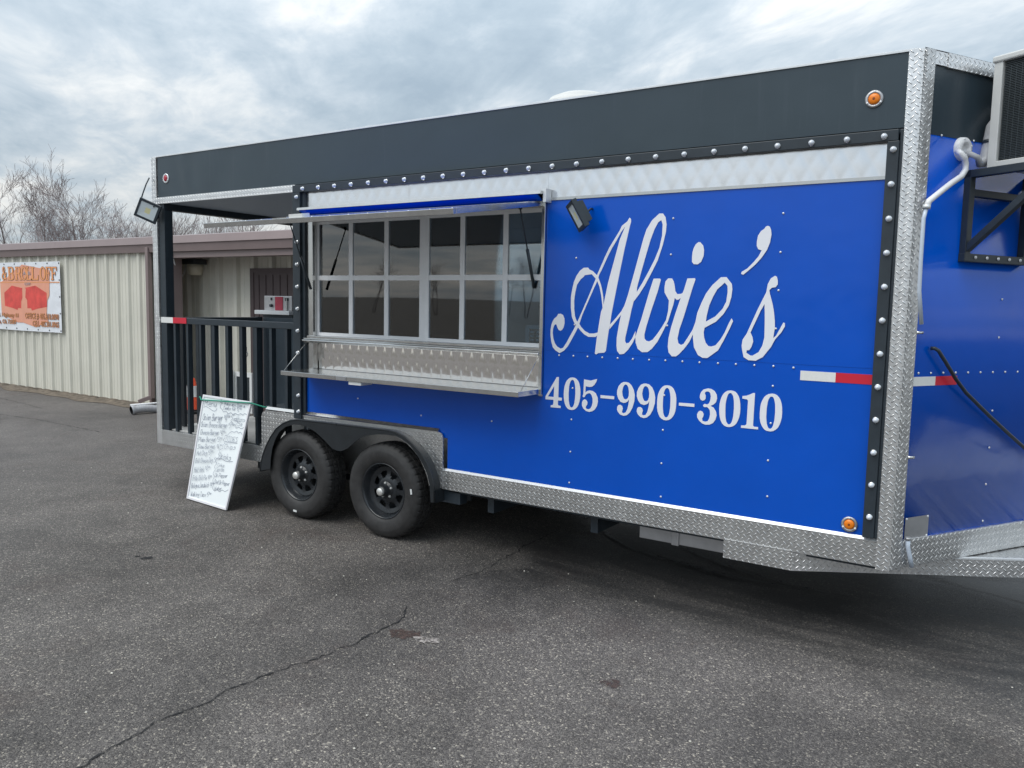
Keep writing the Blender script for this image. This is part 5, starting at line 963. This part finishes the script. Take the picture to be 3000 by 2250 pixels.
m = MB(); m.tube([(6.206, -0.005, 2.245), (6.204, -0.008, 2.228)], 0.018, 12); part(m, 'hose_clamp', 'aluminium')
fl = MB(); fl.lathe([(0.0, 0.012), (0.022, 0.012), (0.026, 0.026), (0.034, 0.03), (0.054, 0.022), (0.058, 0.0)], tuple(npt(0.315, 0.0, 2.545)), tuple(N_), 28); FLG = part(fl, 'pipe_flange', 'pvc')
for a in (20, 110, 200, 290):
    c = npt(0.315, 0.026, 2.545)+T_*0.045*math.cos(R_(a))+Vector((0, 0, 0.045*math.sin(R_(a)))); place('rivet', rnm, tuple(c), FLG)
for z in (1.634, 1.011):
    m = MB(); m.tube([npt(0.052, 0.02, z), npt(0.085, 0.03, z)], 0.0075, 8); part(m, 'trim_bolt', 'chrome')
# bracket for the condenser
bk = MB()
for t in (0.372, 0.845):
    bk.obox(npt(t, 0.020, 2.22), T_*0.020, N_*0.018, Vector((0, 0, 0.225)))
    bk.obox(npt(t, 0.24, 2.425), T_*0.020, N_*0.24, Vector((0, 0, 0.019)))
    a, b = npt(t+0.001, 0.03, 2.055), npt(t+0.001, 0.44, 2.41); bk.bar(a, b, 0.034, 0.034)
bk.obox(npt(0.608, 0.019, 2.013), T_*0.258, N_*0.018, Vector((0, 0, 0.021))); bk.obox(npt(0.608, 0.019, 2.335), T_*0.215, N_*0.017, Vector((0, 0, 0.018)))
bk.obox(npt(0.608, 0.465, 2.425), T_*0.215, N_*0.015, Vector((0, 0, 0.018)))
BRK = part(bk, 'condenser_bracket', 'black_metal', bevel=0.003)
for i in range(5): place('bracket_bolt', rnm, tuple(npt(0.432+i*0.0915, 0.040, 2.016)), BRK).scale = (1.5, 1.5, 1.5)
# ------------------------------------------------------------------ condenser on its bracket
AC = thing('condenser_unit', tuple(npt(0.80, 0.25, 2.445)), 'grey air conditioner condenser on black bracket at the trailer nose', 'air conditioner')
z0, z1 = 2.446, 2.952; t0, t1, s0, s1 = 0.40, 1.14, 0.082, 0.40
ac = MB()
for t in (t0, t1):
    for s in (s0, s1): ac.obox(npt(t+(0.012 if t == t0 else -0.012), s+(0.022 if s == s0 else -0.022), (z0+z1)/2), T_*0.012, N_*0.022, Vector((0, 0, (z1-z0)/2)))
ac.obox(npt((t0+t1)/2, (s0+s1)/2, z0+0.016), T_*((t1-t0)/2-0.001), N_*((s1-s0)/2-0.001), Vector((0, 0, 0.015)))
ac.build('unit_frame', 'unit_grey', AC, bevel=0.003)
top = MB(); top.obox(npt((t0+t1)/2, (s0+s1)/2, z1+0.014), T_*((t1-t0)/2+0.008), N_*((s1-s0)/2+0.008), Vector((0, 0, 0.016))); top.build('unit_lid', 'unit_grey', AC, bevel=0.008)
cor = MB(); cor.obox(npt((t0+t1)/2+0.01, (s0+s1)/2, (z0+z1)/2), T_*((t1-t0)/2-0.035), N_*((s1-s0)/2-0.006), Vector((0, 0, (z1-z0)/2-0.02))); cor.build('unit_core', 'unit_dark', AC)
fn_m, fn_c = MB().obox((0, 0, 0), T_*0.0035, N_*0.112, Vector((0, 0, 0.0016))).mesh('coil_fin', ['unit_fin'])
for i in range(58): place('coil_fin', fn_m, tuple(npt(t0+0.017, 0.243, z0+0.04+i*0.0081)), AC)
for i in range(9):
    m = MB(); m.obox(npt(t0+0.0165, s0+0.05+i*0.027, (z0+z1)/2), T_*0.0025, N_*0.0011, Vector((0, 0, (z1-z0)/2-0.03))); m.build('guard_wire', 'unit_fin', AC)
lgs = MB()
for t in (t0+0.08, t1-0.08): lgs.obox(npt(t, 0.24, z0-0.001), T_*0.03, N_*0.15, Vector((0, 0, 0.0012)))
lgs.build('unit_foot', 'unit_grey', AC)
ln_ = MB(); ln_.tube([npt(0.325, 0.02, 2.53), npt(0.36, 0.06, 2.50), npt(0.40, 0.045, 2.475), npt(0.445, 0.045, 2.49), npt(0.46, 0.05, 2.56), npt(0.48, 0.05, 2.66), npt(0.56, 0.05, 2.74), npt(0.66, 0.055, 2.78)], [0.013, 0.014, 0.018, 0.034, 0.036, 0.036, 0.036, 0.034], 12)
LN = part(ln_, 'refrigerant_line', 'duct_grey'); mm = MB(); mm.tube([npt(0.461, 0.05, 2.575), npt(0.464, 0.05, 2.59)], 0.0385, 12); mm.build('line_band', 'black_metal', LN)

# ================================================================== THINGS ON AND BY THE TRAILER
# cooker standing on the porch
ck = thing('porch_cooker', (0.27, 1.35, 0.53), 'dark cabinet cooker with stainless control box and red label on the porch', 'cooker')
MB().box(0.03, 0.52, 1.13, 1.62, 0.63, 1.555).build('cabinet', 'cooker_dark', ck, bevel=0.008)
for x in (0.05, 0.46):
    for y in (1.15, 1.56): MB().box(x, x+0.04, y, y+0.04, 0.532, 0.63).build('cabinet_leg', 'black_metal', ck)
MB().box(-0.06, 0.46, 1.10, 1.16, 1.585, 1.625).build('drip_ledge', 'aluminium', ck, bevel=0.003)
MB().box(0.0, 0.44, 1.16, 1.60, 1.556, 1.60).build('cook_top', 'cooker_dark', ck)
cb2 = MB(); cb2.box(0.02, 0.435, 1.16, 1.40, 1.626, 1.772); CB = cb2.build('control_box', 'plain_aluminium', ck, bevel=0.004)
MB().box(0.19, 0.305, 1.156, 1.1598, 1.628, 1.765).build('red_label', 'label_red', CB); MB().lathe([(0.018, 0), (0.016, -0.02), (0, -0.022)], (0.135, 1.1595, 1.675), (0, 1, 0), 14).build('control_knob', 'black_metal', CB)
MB().box(0.125, 0.14, 1.152, 1.1598, 1.728, 1.755).build('control_switch', 'black_metal', CB); MB().box(0.335, 0.39, 1.157, 1.1598, 1.725, 1.755).build('gauge_plate', 'black_metal', CB); MB().box(0.368, 0.374, 1.145, 1.1598, 1.63, 1.75).build('probe_rod', 'chrome', CB)
# stainless pot and payment terminal inside the serving window
pot = thing('stock_pot', (2.12, 0.27, 1.45), 'stainless stock pot with lid behind the left serving window', 'pot')
MB().lathe([(0, 0), (0.122, 0), (0.126, 0.006), (0.126, 0.10), (0.131, 0.104), (0.0, 0.104)], (2.12, 0.27, 1.4505), (0, 0, 1), 32).build('pot_body', 'chrome', pot)
MB().lathe([(0.142, 0.105), (0.142, 0.118), (0.10, 0.132), (0.015, 0.136), (0.015, 0.155), (0, 0.157)], (2.12, 0.27, 1.4505), (0, 0, 1), 32).build('pot_lid', 'hub_black', pot)
ptm = thing('payment_terminal', (3.92, 0.16, 1.45), 'small payment terminal with dark screen behind the right serving window', 'payment terminal')
MB().box(3.825, 4.02, 0.17, 0.195, 1.452, 1.60).build('terminal_case', 'terminal_white', ptm, bevel=0.012)
SCN = MB().box(3.865, 4.012, 0.165, 0.1698, 1.462, 1.575).build('terminal_screen', 'screen_black', ptm)
for r_ in range(4):
    for c_ in range(3): MB().box(3.875+c_*0.045, 3.902+c_*0.045, 0.1635, 0.1648, 1.468+r_*0.027, 1.481+r_*0.027).build('screen_icon', 'terminal_blue' if (r_, c_) in ((0, 0), (2, 2)) else 'terminal_white', SCN)

# ------------------------------------------------------------------ menu board
bl_, br_, tl_, tr_c = Vector((0.637, -0.189, 0.006)), Vector((1.233, -0.239, 0.006)), Vector((0.698, -0.050, 0.904)), Vector((1.333, -0.050, 0.894))
ex = (br_-bl_).normalized(); ey = (tl_-bl_).normalized(); en = ex.cross(ey).normalized(); BW, BH = 0.615, 0.912
if en.y > 0: en = -en
def bp(u, v, h=0.0): return (bl_*(1-u)+br_*u)*v+(tl_*(1-u)+tr_c*u)*(1-v)+en*h
def qslab(m, u0, u1, v0, v1, h0, h1):
    b = m.add([bp(u, v, h_) for h_ in (h0, h1) for u, v in ((u0, v1), (u1, v1), (u1, v0), (u0, v0))])
    for q in ((0, 3, 2, 1), (4, 5, 6, 7), (0, 1, 5, 4), (1, 2, 6, 5), (2, 3, 7, 6), (3, 0, 4, 7)): m.face([b+i for i in q])
    return m
mb = thing('menu_board', (0.93, -0.2, 0), 'white dry-erase menu board with handwritten prices leaning on the porch balusters', 'menu board')
qslab(MB(), 0.008, 0.992, 0.006, 0.994, 0.001, 0.0105).build('board_panel', 'board_white', mb)
for u0, u1, v0, v1 in ((0, .03, 0, 1), (.97, 1, 0, 1), (.0302, .9698, 0, .021), (.0302, .9698, .979, 1)): qslab(MB(), u0, u1, v0, v1, 0.0, 0.0172).build('board_frame', 'board_frame', mb, bevel=0.002)
# stroke alphabet: grid x 0-6, y 0-9 (baseline 2, x height 6, capital 9)
SG = {'a':'46 26 14 13 22 33 45 46 43 52','b':'09 02 22 33 35 26 05','c':'45 26 15 13 22 42','d':'49 42 33 22 12 03 05 16 36 45','e':'04 44 45 26 15 13 22 42','f':'48 39 28 22|05 45','g':'46 26 15 14 23 34 46 41 20 01','h':'09 02|05 26 35 32','i':'16 12|18 17','k':'09 02|36 04|14 42','l':'19 12','m':'06 02|05 16 25 22|25 36 45 42','n':'06 02|05 26 35 32','o':'26 15 13 22 33 35 26','p':'06 00|05 26 35 33 22 02','r':'06 02|04 16 36','s':'45 26 15 34 43 22 02','t':'19 13 22 32|06 36','u':'06 03 12 23 36|36 32','w':'06 12 25 32 46','y':'06 13 23|46 30 10','B':'02 09 29 38 36 25 05|25 44 43 32 02','C':'48 29 17 14 22 42','D':'02 09 29 47 44 22 02','F':'02 09 49|06 36','H':'02 09|42 49|06 46','I':'22 29|09 49|02 42','M':'02 09 25 49 42','O':'29 07 04 22 43 48 29','P':'02 09 39 48 46 35 05','S':'48 29 17 26 35 43 22 02','T':'22 29|09 49','W':'09 12 26 32 49','E':'42 02 09 49|05 35',
 '0':'26 15 13 22 33 35 26','$':'45 26 15 33 22 12|27 21','2':'08 29 38 37 02 42','3':'08 29 38 36 25 35 44 43 22 02','4':'39 04 44|39 31','5':'49 19 16 36 45 43 22 02','6':'39 05 03 22 33 35 24 04','7':'09 49 12','.':'12 13','¢':'45 26 15 13 22 42|27 21',':':'15 14|13 12','-':'04 34'}
SG['K'] = '09 02|49 05|16 42'
SG['1'] = '18 29 22'
def strokes(txt, u0, v0, u1, v1, hgt):
    out = []; adv = []; x = 0; i = 0
    cents = False
    for ci, c in enumerate(txt):
        wch = {'i': 2.6, 'l': 2.4, ' ': 2.6, '.': 1.4, 't': 3.6, 'r': 3.8, 'w': 5.4, 'm': 5.4, 'M': 5.6, 'W': 5.6, ':': 2}.get(c, 4.8)
        small = (c == '0' and ci >= 2 and '.' in txt[max(0, ci-2):ci]) or c == '$'
        for stt in SG.get(c, '').split('|'):
            if not stt: continue
            pts = [(int(q[0]), int(q[1])-2) for q in stt.split()]
            if c == '.' and ci > 0 and txt[ci-1].isdigit(): continue
            if small: pts = [(px*0.62, 3.6+py*0.58) for px, py in pts]
            out.append([(x+px, py) for px, py in pts])
        x += wch*(0.66 if small else 1) if not (c == '.' and ci > 0 and txt[ci-1].isdigit()) else 0.5
    tot = x
    res = []
    for st in out: res.append([(u0+(u1-u0)*px/tot, v0+(v1-v0)*px/tot-hgt*py/7.0) for px, py in st])
    return res
for t_, u0, v0, u1, v1, hh in MENU:
    m = MB()
    for st in strokes(t_, u0, v0+0.012, u1, v1+0.012, hh*1.2):
        P_ = []
        for a, b in zip(st, st[1:]): P_ += [a, ((a[0]+b[0])/2+random.gauss(0, .0012), (a[1]+b[1])/2+random.gauss(0, .0008))]
        P_.append(st[-1]); m.ribbon([bp(u, v, 0.0112) for u, v in P_], 0.0034 if hh > 0.045 else 0.0029, en)
    m.build('handwritten_line', 'ink', mb)
for sq in SQUIG:
    m = MB(); P_ = []
    for i in range(len(sq)-1):
        p0, p1, p2, p3 = [Vector(sq[min(max(k, 0), len(sq)-1)]) for k in (i-1, i, i+1, i+2)]
        for j in range(4):
            t = j/4; P_.append(0.5*((2*p1)+(p2-p0)*t+(2*p0-5*p1+4*p2-p3)*t*t+(3*p1-p0-3*p2+p3)*t**3))
    P_.append(Vector(sq[-1])); m.ribbon([bp(p.x, p.y, 0.0112) for p in P_], 0.0036, en); m.build('drawn_border', 'ink', mb)
# green cord tying the board to the balusters
c1, c2 = bp(-0.004, 0.052, 0.023), bp(1.004, 0.012, 0.023)
cdp = [Vector((0.548, 0.06, 0.868)), Vector((0.552, 0.004, 0.868)), Vector((0.60, -0.02, 0.866)), c1, c1.lerp(c2, .33)+en*0.002, c1.lerp(c2, .66)+en*0.002, c2, Vector((1.36, -0.01, 0.862)), Vector((1.412, 0.004, 0.852)), Vector((1.42, 0.06, 0.848))]
m = MB(); m.tube(cdp, 0.0062, 8); tag(m.build('elastic_cord', 'cord_green'), 'green elastic cord stretched across the top of the menu board', 'cord')
